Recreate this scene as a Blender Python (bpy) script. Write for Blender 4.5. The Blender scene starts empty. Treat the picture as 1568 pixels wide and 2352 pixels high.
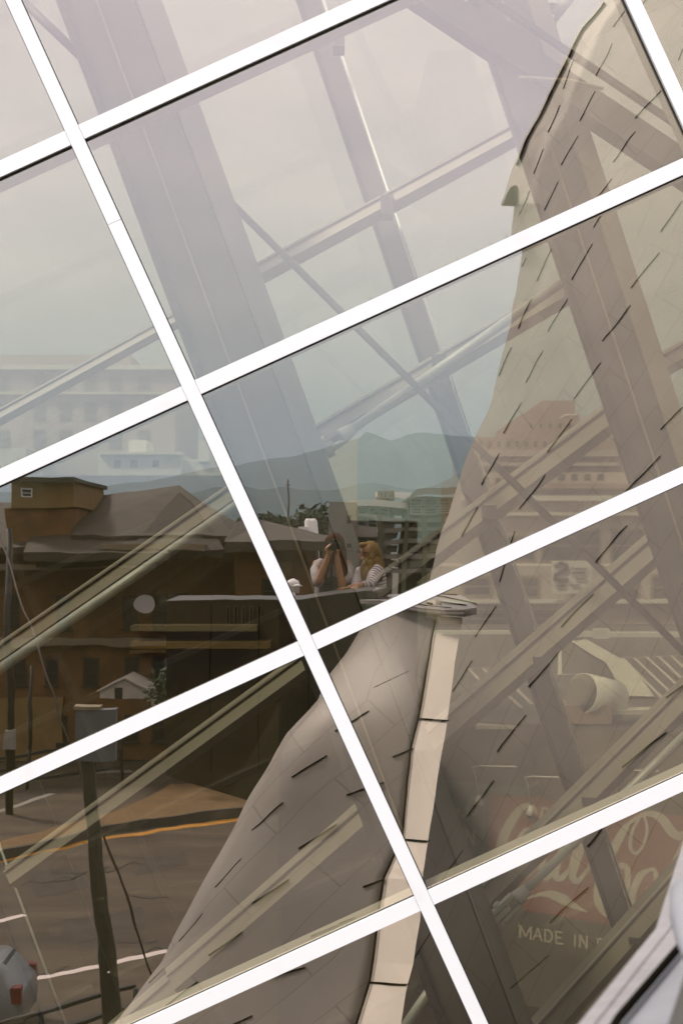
import bpy, bmesh, math, random
from mathutils import Vector, Matrix
from mathutils.bvhtree import BVHTree
random.seed(7)
S = bpy.context.scene
C = S.collection
R_ = math.radians

# ------------------------------------------------------------------ camera, sky, sun, exposure
F, U0, V0, ZC, D = 3267.0, 765.0, 1252.0, 10.0, 6.53      # lens in picture units, optical axis, eye height, distance to the glass
cam_d = bpy.data.cameras.new("camera")
cam = bpy.data.objects.new("camera", cam_d); C.objects.link(cam)
cam.location = (0, 0, ZC); cam.rotation_euler = (R_(90), 0, 0)
cam_d.sensor_fit = 'AUTO'; cam_d.sensor_width = 36.0; cam_d.lens = 36.0 * F / 2352.0
cam_d.shift_x = (784 - U0) / 2352.0; cam_d.shift_y = (V0 - 1176) / 2352.0
cam_d.clip_start = 0.05; cam_d.clip_end = 60000
cam_d.dof.use_dof = True; cam_d.dof.focus_distance = 11.0; cam_d.dof.aperture_fstop = 9.0
S.camera = cam

world = bpy.data.worlds.new("World"); S.world = world; world.use_nodes = True
nt = world.node_tree; nt.nodes.clear()
def N(t, tree=None, **kw):
    n = (tree or nt).nodes.new(t)
    for k, v in kw.items(): setattr(n, k, v)
    return n
def ramp(tree, stops):
    n = tree.nodes.new('ShaderNodeValToRGB'); e = n.color_ramp.elements
    while len(e) < len(stops): e.new(0.5)
    for i, (p, c) in enumerate(stops):
        e[i].position = p; e[i].color = (*c, 1)
    return n
out = N('ShaderNodeOutputWorld'); bg = N('ShaderNodeBackground'); bg.inputs[1].default_value = 0.1
SUN_DIR = Vector((-0.52, -0.46, 0.72)).normalized()
sky = N('ShaderNodeTexSky', sky_type='NISHITA', sun_disc=False)
sky.sun_elevation = math.asin(SUN_DIR.z); sky.sun_rotation = math.atan2(SUN_DIR.x, SUN_DIR.y)
tc = N('ShaderNodeTexCoord'); sep = N('ShaderNodeSeparateXYZ')
nt.links.new(tc.outputs['Generated'], sep.inputs[0])
# cloud deck: bluish bank low over the hills, pale overcast higher, brightest overhead
r_el = ramp(nt, [(0.0, (.26, .32, .40)), (.05, (.28, .335, .41)), (.10, (.345, .375, .42)), (.17, (.44, .45, .49)), (.24, (.49, .48, .54)), (.32, (.515, .488, .565)), (1.0, (.94, .90, .92))])
nt.links.new(sep.outputs['Z'], r_el.inputs[0])
mp = N('ShaderNodeMapping'); mp.inputs['Scale'].default_value = (3.2, 3.2, 9.0)
nt.links.new(tc.outputs['Generated'], mp.inputs[0])
cn = N('ShaderNodeTexNoise'); cn.inputs['Scale'].default_value = 1.6; cn.inputs['Detail'].default_value = 5
nt.links.new(mp.outputs[0], cn.inputs['Vector'])
r_cl = ramp(nt, [(.3, (.80, .83, .86)), (.7, (1.03, 1.01, 1.0))])
nt.links.new(cn.outputs['Fac'], r_cl.inputs[0])
mul = N('ShaderNodeMix', data_type='RGBA', blend_type='MULTIPLY'); mul.inputs[0].default_value = 1
nt.links.new(r_el.outputs[0], mul.inputs[6]); nt.links.new(r_cl.outputs[0], mul.inputs[7])
gain = N('ShaderNodeVectorMath', operation='SCALE'); gain.inputs['Scale'].default_value = 20.0
nt.links.new(mul.outputs[2], gain.inputs[0])
mixs = N('ShaderNodeMix', data_type='RGBA'); mixs.inputs[0].default_value = 0.94
nt.links.new(sky.outputs[0], mixs.inputs[6]); nt.links.new(gain.outputs[0], mixs.inputs[7])
nt.links.new(mixs.outputs[2], bg.inputs[0]); nt.links.new(bg.outputs[0], out.inputs[0])

sun_d = bpy.data.lights.new("sun", 'SUN'); sun = bpy.data.objects.new("sun", sun_d); C.objects.link(sun)
sun_d.energy = 3.6; sun_d.angle = R_(8); sun_d.color = (1, .97, .93)
sun.rotation_euler = (-SUN_DIR).to_track_quat('-Z', 'Y').to_euler(); sun.location = (-20, -10, 40)

S.view_settings.view_transform = 'Standard'; S.view_settings.look = 'None'
S.view_settings.exposure = 0.35; S.view_settings.gamma = 1.0
cy = S.cycles
cy.max_bounces = 8; cy.diffuse_bounces = 2; cy.glossy_bounces = 4; cy.transmission_bounces = 4; cy.transparent_max_bounces = 16
cy.caustics_reflective = False; cy.caustics_refractive = False
cy.use_denoising = True
try:
    cy.denoiser = 'OPENIMAGEDENOISE'; cy.denoising_prefilter = 'ACCURATE'
except Exception: pass

# ------------------------------------------------------------------ materials
def mat(name, col, rough=.6, metal=0.0, var=.12, scale=6.0, bump=0.0, spec=.4, detail=5, stretch=None):
    m = bpy.data.materials.new(name); m.use_nodes = True; t = m.node_tree
    b = t.nodes['Principled BSDF']
    b.inputs['Roughness'].default_value = rough; b.inputs['Metallic'].default_value = metal
    b.inputs['Specular IOR Level'].default_value = spec
    co = t.nodes.new('ShaderNodeTexCoord'); no = t.nodes.new('ShaderNodeTexNoise')
    no.inputs['Scale'].default_value = scale; no.inputs['Detail'].default_value = detail
    if stretch:
        mm = t.nodes.new('ShaderNodeMapping'); mm.inputs['Scale'].default_value = stretch
        t.links.new(co.outputs['Object'], mm.inputs[0]); t.links.new(mm.outputs[0], no.inputs['Vector'])
    else:
        t.links.new(co.outputs['Object'], no.inputs['Vector'])
    r = ramp(t, [(.25, [c * (1 - var) for c in col]), (.75, [min(1, c * (1 + var)) for c in col])])
    t.links.new(no.outputs['Fac'], r.inputs[0]); t.links.new(r.outputs[0], b.inputs['Base Color'])
    if bump:
        bp = t.nodes.new('ShaderNodeBump'); bp.inputs['Distance'].default_value = bump
        t.links.new(no.outputs['Fac'], bp.inputs['Height']); t.links.new(bp.outputs[0], b.inputs['Normal'])
    return m
M = {}
M['white_cap'] = mat('white_painted_aluminium', (.86, .84, .83), .35, 0, .02, 3)
_t = M['white_cap'].node_tree; _r = [n for n in _t.nodes if n.type == 'VALTORGB'][0].color_ramp.elements
_r[0].position = .20; _r[0].color = (.78, .74, .71, 1); _r[1].position = .36; _r[1].color = (.87, .85, .845, 1)
M['grime'] = mat('grey_grime', (.20, .18, .15), .9, 0, .2, 20)
M['gasket'] = mat('black_gasket', (.012, .011, .010), .6)
M['inner_frame'] = mat('grey_painted_frame', (.50, .47, .43), .5, 0, .05, 3)
M['steel'] = mat('grey_painted_steel', (.12, .112, .105), .5, 0, .06, 2)
M['steel_dark'] = mat('dark_grey_steel', (.05, .048, .046), .5, 0, .06, 2)
M['steel_lit'] = mat('lit_grey_steel', (.17, .168, .15), .5, 0, .06, 2)  # same steel as the columns, its brighter lighting put into the colour
M['purlin'] = mat('white_painted_steel', (.32, .29, .235), .45, 0, .04, 3)
M['fitting'] = mat('cast_fitting', (.62, .64, .62), .4, .2, .08, 12)
M['bronze'] = mat('dark_bronze_cladding', (.020, .015, .007), .55, 0, .3, 3)
M['pale_lip'] = mat('pale_zinc_lip', (.25, .23, .222), .6, 0, .10, 6, stretch=(1, 8, 1))
M['bronze_edge'] = mat('weathered_bronze_coping', (.045, .042, .036), .45, 0, .2, 3)
M['cream'] = mat('cream_metal_trim', (.86, .78, .68), .5, 0, .05, 3)
M['pale_cap'] = mat('pale_zinc_cap', (.235, .228, .235), .55, 0, .08, 4, stretch=(1, 6, 1))
M['slit'] = mat('shadow_gap', (.008, .007, .005), .9, spec=0.0)
M['brick'] = mat('dark_red_brick', (.135, .068, .022), .85, 0, .35, 1.2)
M['brick_tan'] = mat('tan_brick', (.19, .125, .045), .85, 0, .2, 1.0)
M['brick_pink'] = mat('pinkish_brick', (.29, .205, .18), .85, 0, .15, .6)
M['slate'] = mat('brown_slate_roof', (.042, .034, .022), .75, 0, .25, .8, stretch=(1, 1, 4))
M['slate_dark'] = mat('dark_slate_roof', (.026, .021, .014), .75, 0, .25, .8)
M['shed_paint'] = mat('weathered_white_boards', (.40, .37, .31), .8, 0, .12, 2)
M['signal_grey'] = mat('signal_box_grey', (.10, .105, .11), .6, 0, .08, 2)
M['cornice'] = mat('grey_stone_cornice', (.20, .165, .105), .8, 0, .15, 1)
M['win'] = mat('dark_window_glass', (.012, .016, .017), .15, 0, .3, .5, spec=.5)
M['greenglass'] = mat('green_window_glass', (.03, .075, .045), .2, 0, .3, .3, spec=.6)
M['concrete'] = mat('weathered_concrete', (.22, .21, .18), .85, 0, .15, .5)
M['concrete_pale'] = mat('pale_concrete', (.55, .53, .47), .85, 0, .1, .5)
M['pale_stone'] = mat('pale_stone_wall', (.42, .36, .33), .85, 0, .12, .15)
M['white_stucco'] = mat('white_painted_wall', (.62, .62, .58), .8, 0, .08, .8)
M['whitewash'] = mat('white_metal_sheet', (.8, .78, .74), .6, 0, .05, .8)
M['asphalt'] = mat('grey_asphalt', (.060, .046, .030), .9, 0, .5, .35, stretch=(.5, 2.5, 1))
M['asphalt_patch'] = mat('darker_asphalt', (.040, .031, .021), .85, 0, .4, 1.2)
M['tar'] = mat('black_tar', (.014, .012, .010), .5, 0, .2, 4)
M['deck_green'] = mat('greenish_concrete', (.085, .09, .055), .9, 0, .3, .4)  # dark greenish tone of the parking core and piers
M['brown_render'] = mat('dark_brown_render', (.050, .041, .020), .9, 0, .25, .5)
M['deck'] = mat('deck_asphalt', (.10, .095, .085), .9, 0, .2, .4)
M['paving'] = mat('tan_brick_paving', (.125, .074, .026), .85, 0, .2, 1.5)
M['kerb'] = mat('shaded_kerb_stone', (.05, .045, .035), .85, 0, .2, 2)  # shade on the kerb face is put into the stone colour
M['yellow'] = mat('yellow_road_paint', (.36, .165, .012), .7, 0, .15, 3)
M['white_line'] = mat('white_road_paint', (.52, .46, .42), .7, 0, .1, 3)
M['black_iron'] = mat('black_iron', (.012, .013, .012), .5, .2, .2, 5)
M['pole_green'] = mat('dark_green_pole', (.030, .030, .018), .5, .1, .2, 4)
M['leaf'] = mat('dark_green_leaves', (.035, .055, .020), .7, 0, .5, 2)
M['bark'] = mat('brown_bark', (.05, .035, .022), .9, 0, .3, 5)
M['mountain'] = mat('wooded_mountain', (.035, .065, .068), .95, 0, .3, .004)  # some blue of the distant air is put into the woods' colour
M['ground'] = mat('town_ground', (.07, .068, .055), .95, 0, .4, .02)
M['mural_red'] = mat('faded_red_paint', (.33, .16, .125), .85, 0, .12, .6)
M['mural_green'] = mat('faded_green_paint', (.20, .27, .215), .85, 0, .12, .6)
M['mural_cream'] = mat('faded_cream_paint', (.60, .54, .47), .85, 0, .08, .8)
M['mural_wall'] = mat('painted_grey_brick', (.17, .15, .13), .9, 0, .15, .8)
M['sign_dark'] = mat('sign_dark_paint', (.12, .10, .09), .8)
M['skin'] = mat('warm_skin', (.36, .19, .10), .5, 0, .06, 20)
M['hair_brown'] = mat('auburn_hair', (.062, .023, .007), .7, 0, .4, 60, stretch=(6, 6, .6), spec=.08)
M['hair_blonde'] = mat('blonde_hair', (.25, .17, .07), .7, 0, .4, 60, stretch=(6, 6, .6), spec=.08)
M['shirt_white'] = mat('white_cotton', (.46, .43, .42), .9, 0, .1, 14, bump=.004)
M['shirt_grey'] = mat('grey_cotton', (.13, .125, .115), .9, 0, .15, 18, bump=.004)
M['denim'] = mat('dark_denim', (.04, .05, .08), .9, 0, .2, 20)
M['black_plastic'] = mat('black_plastic', (.012, .012, .013), .35)
M['lens_glass'] = mat('lens_glass', (.01, .01, .02), .05)
M['car_paint'] = mat('silver_car_paint', (.20, .215, .215), .35, .4, .03, 2)
M['red_lamp'] = mat('red_lamp_plastic', (.11, .013, .010), .25)
M['tyre'] = mat('black_rubber', (.015, .015, .015), .8)
M['rope'] = mat('brown_cable', (.030, .017, .012), .7)

# zinc shingles with faint seams
m = bpy.data.materials.new('zinc_shingle'); m.use_nodes = True; t = m.node_tree; b = t.nodes['Principled BSDF']
b.inputs['Roughness'].default_value = .55; b.inputs['Metallic'].default_value = .15; b.inputs['Specular IOR Level'].default_value = .3
uv = t.nodes.new('ShaderNodeUVMap'); bk = t.nodes.new('ShaderNodeTexBrick')
bk.inputs['Color1'].default_value = (.29, .268, .243, 1); bk.inputs['Color2'].default_value = (.273, .252, .229, 1); bk.inputs['Mortar'].default_value = (.22, .20, .175, 1)
bk.inputs['Scale'].default_value = 1.0; bk.inputs['Mortar Size'].default_value = .006; bk.inputs['Brick Width'].default_value = .9; bk.inputs['Row Height'].default_value = .42
bk.offset = .5
mpn = t.nodes.new('ShaderNodeMapping'); mpn.inputs['Rotation'].default_value = (0, 0, R_(62))
t.links.new(uv.outputs[0], mpn.inputs[0]); t.links.new(mpn.outputs[0], bk.inputs['Vector'])
nz = t.nodes.new('ShaderNodeTexNoise'); nz.inputs['Scale'].default_value = 1.3; nz.inputs['Detail'].default_value = 6
cz = t.nodes.new('ShaderNodeTexCoord'); t.links.new(cz.outputs['Object'], nz.inputs['Vector'])
rz = ramp(t, [(.3, (.88, .88, .88)), (.7, (1.08, 1.07, 1.05))]); t.links.new(nz.outputs['Fac'], rz.inputs[0])
mz = t.nodes.new('ShaderNodeMix'); mz.data_type = 'RGBA'; mz.blend_type = 'MULTIPLY'; mz.inputs[0].default_value = 1
t.links.new(bk.outputs[0], mz.inputs[6]); t.links.new(rz.outputs[0], mz.inputs[7]); t.links.new(mz.outputs[2], b.inputs['Base Color'])
bz = t.nodes.new('ShaderNodeBump'); bz.inputs['Distance'].default_value = .010; bz.inputs['Strength'].default_value = .6; t.links.new(nz.outputs['Fac'], bz.inputs['Height']); t.links.new(bz.outputs[0], b.inputs['Normal'])
M['shingle'] = m

# striped jersey
m = bpy.data.materials.new('striped_jersey'); m.use_nodes = True; t = m.node_tree; b = t.nodes['Principled BSDF']; b.inputs['Roughness'].default_value = .9
uv = t.nodes.new('ShaderNodeUVMap'); sx = t.nodes.new('ShaderNodeSeparateXYZ'); t.links.new(uv.outputs[0], sx.inputs[0])
mt = t.nodes.new('ShaderNodeMath'); mt.operation = 'FRACT'; t.links.new(sx.outputs['Y'], mt.inputs[0])
gt = t.nodes.new('ShaderNodeMath'); gt.operation = 'GREATER_THAN'; gt.inputs[1].default_value = .68; t.links.new(mt.outputs[0], gt.inputs[0])
mx = t.nodes.new('ShaderNodeMix'); mx.data_type = 'RGBA'; mx.inputs[6].default_value = (.62, .57, .56, 1); mx.inputs[7].default_value = (.10, .08, .09, 1)
t.links.new(gt.outputs[0], mx.inputs[0]); t.links.new(mx.outputs[2], b.inputs['Base Color'])
M['stripes'] = m

def glass_mat(name, fac, gloss, trans, wave):
    m = bpy.data.materials.new(name); m.use_nodes = True; t = m.node_tree; t.nodes.clear()
    o = t.nodes.new('ShaderNodeOutputMaterial'); mixn = t.nodes.new('ShaderNodeMixShader'); mixn.inputs[0].default_value = fac
    tr = t.nodes.new('ShaderNodeBsdfTransparent'); tr.inputs[0].default_value = (*trans, 1)
    gl = t.nodes.new('ShaderNodeBsdfGlossy'); gl.inputs['Color'].default_value = (*gloss, 1); gl.inputs['Roughness'].default_value = 0.0
    t.links.new(tr.outputs[0], mixn.inputs[1]); t.links.new(gl.outputs[0], mixn.inputs[2]); t.links.new(mixn.outputs[0], o.inputs[0])
    if wave:
        co = t.nodes.new('ShaderNodeTexCoord'); no = t.nodes.new('ShaderNodeTexNoise'); no.inputs['Scale'].default_value = 2.6; no.inputs['Detail'].default_value = 1.5
        bp = t.nodes.new('ShaderNodeBump'); bp.inputs['Distance'].default_value = wave; bp.inputs['Strength'].default_value = 1
        t.links.new(co.outputs['Object'], no.inputs['Vector']); t.links.new(no.outputs['Fac'], bp.inputs['Height']); t.links.new(bp.outputs[0], gl.inputs['Normal'])
    return m
M['glass'] = glass_mat('coated_facade_glass', .5, (.945, .84, .745), (.92, .885, .69), .0005)
M['glass_edge'] = glass_mat('clear_glass_back', .0, (1, 1, 1), (1, 1, 1), 0)
M['glass_rear'] = glass_mat('rear_facade_glass', .08, (.8, .8, .8), (.68, .67, .60), 0)

# ------------------------------------------------------------------ helpers
def T(u, v, Y):                       # a point beyond the glass, Y metres in front of the lens
    return Vector(((u - U0) / F * Y, Y, ZC - (v - V0) / F * Y))
def RR(u, v, Y):                      # a point on the terrace side that the glass mirrors, Y metres along the folded sight line
    p = T(u, v, Y); p.y = 2 * D - p.y; return p
def Tg(u, v, z=0.0): return T(u, v, (ZC - z) * F / (v - V0))
def Rg(u, v, z=0.0): return RR(u, v, (ZC - z) * F / (v - V0))

def tag(o, label, cat, group=None, kind=None):
    if label: o['label'] = label
    if cat: o['category'] = cat
    if group: o['group'] = group
    if kind: o['kind'] = kind
    return o
def thing(name, label, cat, loc, group=None):
    o = bpy.data.objects.new(name, None); C.objects.link(o); o.location = loc; o.empty_display_size = .1
    return tag(o, label, cat, group)
def build(name, bm, m, parent=None, smooth=False, keep=False):
    me = bpy.data.meshes.new(name)
    bmesh.ops.recalc_face_normals(bm, faces=bm.faces[:]) if not keep else None
    off = Vector((0, 0, 0))
    if parent is None:
        vs = [v.co for v in bm.verts]
        off = Vector(((min(v.x for v in vs) + max(v.x for v in vs)) / 2, (min(v.y for v in vs) + max(v.y for v in vs)) / 2, min(v.z for v in vs)))
        bmesh.ops.translate(bm, verts=bm.verts[:], vec=-off)
    bm.to_mesh(me); bm.free()
    for k in (m if isinstance(m, (list, tuple)) else [m]): me.materials.append(M[k])
    if smooth:
        for p in me.polygons: p.use_smooth = True
    o = bpy.data.objects.new(name, me); C.objects.link(o)
    if parent is None: o.location = off
    else:
        o.parent = parent
        w = Matrix.Translation(parent.location) if parent.parent is None else Matrix.Identity(4)
        o.matrix_parent_inverse = w.inverted()
    return o
def B_(): return bmesh.new()
def hull(bm, ring0, ring1, mi=0):     # closed prism between two rings of points
    a = [bm.verts.new(p) for p in ring0]; b2 = [bm.verts.new(p) for p in ring1]; n = len(a); fs = []
    fs.append(bm.faces.new(a)); fs.append(bm.faces.new(b2[::-1]))
    for i in range(n): fs.append(bm.faces.new((a[i], b2[i], b2[(i + 1) % n], a[(i + 1) % n])))
    for f in fs: f.material_index = mi
    return bm
def slab(bm, pts, vec, mi=0):
    v = Vector(vec); return hull(bm, [Vector(p) for p in pts], [Vector(p) + v for p in pts], mi)
def box(bm, lo, hi, mi=0):
    (x0, y0, z0), (x1, y1, z1) = lo, hi
    return hull(bm, [(x0, y0, z0), (x1, y0, z0), (x1, y1, z0), (x0, y1, z0)], [(x0, y0, z1), (x1, y0, z1), (x1, y1, z1), (x0, y1, z1)], mi)
def beam(bm, p, q, w, h, up=(0, -1, 0), roll=0.0, mi=0):
    p, q = Vector(p), Vector(q); d = (q - p).normalized(); n = Vector(up); n = (n - d * n.dot(d)).normalized(); s = d.cross(n)
    if roll:
        rm = Matrix.Rotation(roll, 3, d); n = rm @ n; s = rm @ s
    ring = lambda c: [c + s * w / 2 + n * h / 2, c - s * w / 2 + n * h / 2, c - s * w / 2 - n * h / 2, c + s * w / 2 - n * h / 2]
    return hull(bm, ring(p), ring(q), mi)
def tube(bm, pts, rad, seg=10, sq=(1, 1), up=None, mi=0, uvscale=None):
    pts = [Vector(p) for p in pts]; n = len(pts)
    rad = rad if isinstance(rad, (list, tuple)) else [rad] * n
    rings = []; ref = Vector(up) if up else None
    dist = 0.0; uvl = bm.loops.layers.uv.verify() if uvscale else None; ds = []
    for i, p in enumerate(pts):
        d = (pts[min(i + 1, n - 1)] - pts[max(i - 1, 0)]).normalized()
        if ref is None: ref = Vector((0, 0, 1)) if abs(d.z) < .9 else Vector((0, 1, 0))
        a = (ref - d * ref.dot(d)).normalized(); b2 = d.cross(a); ref = a
        r = rad[i]; rx, ry = (r if isinstance(r, tuple) else (r * sq[0], r * sq[1]))
        rings.append([bm.verts.new(p + a * math.cos(2 * math.pi * k / seg) * rx + b2 * math.sin(2 * math.pi * k / seg) * ry) for k in range(seg)])
        dist += (pts[i] - pts[i - 1]).length if i else 0; ds.append(dist)
    for i in range(n - 1):
        for k in range(seg):
            f = bm.faces.new((rings[i][k], rings[i][(k + 1) % seg], rings[i + 1][(k + 1) % seg], rings[i + 1][k])); f.material_index = mi; f.smooth = True
            if uvl:
                for lp, (ii) in zip(f.loops, (i, i, i + 1, i + 1)): lp[uvl].uv = (k / seg, ds[ii] * uvscale)
    for rr in (rings[0][::-1], rings[-1]):
        f = bm.faces.new(rr); f.material_index = mi
    return bm
def ball(bm, c, r, seg=12, rot=None):
    mtx = Matrix.Translation(Vector(c)) @ (rot.to_4x4() if rot else Matrix.Identity(4)) @ Matrix.Diagonal((*(r if isinstance(r, tuple) else (r, r, r)), 1))
    bmesh.ops.create_uvsphere(bm, u_segments=seg, v_segments=max(6, seg // 2 + 2), radius=1, matrix=mtx); return bm

# ------------------------------------------------------------------ the glass facade: white caps on a grid turned 24 degrees in its plane
GA = math.radians(24.5)
ex = Vector((math.cos(GA), 0, math.sin(GA))); ez = Vector((-math.sin(GA), 0, math.cos(GA)))      # along a transom, along a mullion (upwards)
PX = D / F
def on_glass(u, v): return T(u, v, D)
O0 = on_glass(440, 897)                      # a crossing of the grid
PH = 642.7 * PX; PW = 1290 * PX                # pane height and width
CW = 35 * PX; CWM = 32.5 * PX                                 # width of the white caps
wall = thing('curtain_wall', 'tilted grid of white metal bars holding large reflective panes', 'glass facade', (0, D, 0))
I0, I1, J0, J1 = -2, 3, -4, 4
def gp(i, j): return O0 + ex * (i * PW) + ez * (j * PH)
for i in range(I0, I1 + 1):                    # mullions run through
    bm = B_()
    for (ja, jb) in ((J0, 0.657), (0.6585, J1)):
        a, b2 = gp(i, ja), gp(i, jb)
        beam(bm, a + Vector((0, -.011, 0)), b2 + Vector((0, -.011, 0)), CWM, .021, ex.cross(ez))
    build('mullion', bm, 'white_cap', wall)
    bm = B_(); beam(bm, gp(i, J0) + Vector((0, .004, 0)), gp(i, J1) + Vector((0, .004, 0)), CWM + .008, .010, ex.cross(ez)); build('gasket', bm, 'gasket', wall)
    bm = B_(); beam(bm, gp(i, J0) + Vector((0, .085, 0)), gp(i, J1) + Vector((0, .085, 0)), CW * .72, .13, ex.cross(ez)); build('mullion_body', bm, 'inner_frame', wall)
for i in range(I0, I1):
    for j in range(J0, J1 + 1):
        g0 = CWM / 2 + .0015
        a = gp(i, j) + ex * g0; b2 = gp(i + 1, j) - ex * g0
        bm = B_(); beam(bm, a + Vector((0, -.010, 0)), b2 + Vector((0, -.010, 0)), CW, .018, ex.cross(ez)); build('transom', bm, 'white_cap', wall)
        bm = B_(); beam(bm, a + Vector((0, .004, 0)) - ez * .0015, b2 + Vector((0, .004, 0)) - ez * .0015, CW + .007, .009, ex.cross(ez)); build('gasket', bm, 'gasket', wall)
        bm = B_(); beam(bm, a + Vector((0, .115, 0)), b2 + Vector((0, .115, 0)), CW * .80, .19, ex.cross(ez)); build('transom_body', bm, 'inner_frame', wall)
for i in range(I0, I1):
    for j in range(J0, J1):
        c = [gp(i, j), gp(i + 1, j), gp(i + 1, j + 1), gp(i, j + 1)]
        bm = B_(); tx_, tz_ = random.uniform(-.0007, .0007), random.uniform(-.0007, .0007); mid_ = (c[0] + c[2]) / 2; fr = [bm.verts.new(p + Vector((0, .011 + (p - mid_).dot(ex) * tx_ + (p - mid_).dot(ez) * tz_, 0))) for p in c]; bk2 = [bm.verts.new(p + Vector((0, .018, 0))) for p in c]
        f = bm.faces.new(fr); f.material_index = 0
        f = bm.faces.new(bk2[::-1]); f.material_index = 1
        build('glass_pane', bm, ['glass', 'glass_edge'], wall)

for i in range(I0, I1):                        # grime fringe left by rain above the upper bars
    for j in (0, 1):
        bm = B_(); x = 0.04
        while x < PW - .06:
            x += random.uniform(.006, .016); h = random.uniform(.004, .018) * (1.3 if random.random() < .2 else .8); w_ = random.uniform(.0008, .0018)
            b0 = gp(i, j) + ex * x + ez * (CW / 2 + .001) + Vector((0, .007, 0))
            hull(bm, [b0 - ex * w_, b0 + ex * w_, b0 + ez * h + ex * .002], [p + Vector((0, .002, 0)) for p in (b0 - ex * w_, b0 + ex * w_, b0 + ez * h + ex * .002)])
        build('grime', bm, 'grime', wall)
# ------------------------------------------------------------------ the atrium frame behind the glass
frame = thing('atrium_steel_frame', 'pale steel columns, slanting purlins and tie rods of the atrium behind the glass', 'steel frame', (0, 9, 0))
def lerp(a, b, t): return a + (b - a) * t
def column(name, ls, m, Yf, Yb):               # ls: rows of (v, left, front right, back right, back left) in picture units
    bm = B_()
    r = [[T(l, v, Yf), T(fr, v, Yf), T(br, v, Yb), T(bl, v, Yb)] for v, l, fr, br, bl in ls]
    hull(bm, r[0], r[-1]); return build(name, bm, m, frame)
def along(v, v0, u0, k): return u0 + (v - v0) * k
va, vb = -160, 2480
c1 = column('column', [(v, along(v, 345, 262, .372), along(v, 345, 436, .372), along(v, 345, 490, .362), along(v, 345, 330, .362)) for v in (va, vb)], 'steel', 8.0, 8.75)
bm = B_(); beam(bm, T(along(va, 345, 349, .368), va, 7.985), T(along(vb, 345, 349, .368), vb, 7.985), .012, .03); build('weld_seam', bm, 'purlin', c1)
bm = B_(); g_ = lambda v: [T(along(v, 345, 440, .372), v, 7.99), T(along(v, 345, 494, .362), v, 8.74), T(along(v, 345, 497, .362), v, 8.74), T(along(v, 345, 443, .372), v, 7.99)]; hull(bm, g_(va), g_(vb)); build('lit_flange_plate', bm, 'steel_lit', c1)  # lit right side of the column, laid over in the lighter steel copy
bm = B_(); beam(bm, T(along(va, 345, 266, .372), va, 7.97), T(along(vb, 345, 266, .372), vb, 7.97), .04, .06); build('edge_plate', bm, 'steel_dark', c1)
c3 = column('column', [(v, along(v, 450, 1229, .334), along(v, 450, 1402, .322), along(v, 450, 1350, .322), along(v, 450, 1240, .33)) for v in (va, vb)], 'steel', 8.3, 9.1)
bm = B_(); beam(bm, T(along(va, 450, 1233, .334), va, 8.26), T(along(vb, 450, 1233, .334), vb, 8.26), .04, .07); build('edge_plate', bm, 'steel_dark', c3)
bm = B_(); beam(bm, T(along(va, 450, 1300, .33), va, 8.285), T(along(vb, 450, 1300, .33), vb, 8.285), .012, .03); build('weld_seam', bm, 'purlin', c3)
bm = B_(); beam(bm, T(along(va, 450, 1378, .325), va, 8.275), T(along(vb, 450, 1378, .325), vb, 8.275), .11, .04); build('cover_strip', bm, 'purlin', c3)
def tubecol(p0, p1, w, Y):
    a, b2 = T(*p0, Y), T(*p1, Y); q = w / F * Y
    bm = B_(); beam(bm, a, b2, q, q * .9); c = build('column', bm, 'steel', frame)
    d = (b2 - a).normalized(); s = d.cross(Vector((0, -1, 0))).normalized(); s = s if s.x > 0 else -s
    bm = B_(); beam(bm, a - s * q * .46 + Vector((0, -q * .5, 0)), b2 - s * q * .46 + Vector((0, -q * .5, 0)), q * .20, q * .16); build('edge_plate', bm, 'steel_dark', c)
    bm = B_(); tube(bm, [a + s * q * .62 + Vector((0, -q * .3, 0)), b2 + s * q * .62 + Vector((0, -q * .3, 0))], q * .07, 8); build('conduit', bm, 'fitting', c)
    return c
tubecol((673, -100), (1439, 2157), 50, 9.45)
tubecol((-45, 1890), (175, 2480), 44, 9.45)
tubecol((1500, 1180), (1660, 1660), 44, 9.45)
# diagonal box brace at the top right and its fittings
bm = B_(); beam(bm, T(880, -70, 8.15), T(1640, 439, 8.15), 60 / F * 8.15, .2); br = build('brace', bm, 'steel', frame)
bm = B_(); beam(bm, T(1060, -44, 8.0), T(1640, 345, 8.0), .03, .05); build('edge_plate', bm, 'steel_dark', br)
bm = B_(); hull(bm, [T(962, -10, 8.1), T(1134, 134, 8.1), T(1185, 290, 8.1), T(1290, 300, 8.1), T(1210, 60, 8.1)], [T(962, -10, 8.14), T(1134, 134, 8.14), T(1185, 290, 8.14), T(1290, 300, 8.14), T(1210, 60, 8.14)]); build('gusset_plate', bm, 'steel', frame)
bm = B_(); box(bm, T(1183, 62, 8.6), T(1268, 28, 8.75)); fx = build('lamp_bracket', bm, 'steel', frame)
bm = B_(); tube(bm, [T(1165, 0, 8.5), T(1190, 40, 8.5), T(1268, 52, 8.5)], .05); build('bracket_arm', bm, 'fitting', fx)
bm = B_(); tube(bm, [T(1268, 42, 8.5), T(1318, -20, 8.5)], .035); build('bracket_arm', bm, 'fitting', fx)
bm = B_(); tube(bm, [T(1190, 178, 7.9), T(1310, 186, 7.9), T(1385, 204, 7.9)], .012); build('cable', bm, 'purlin', fx)
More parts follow.
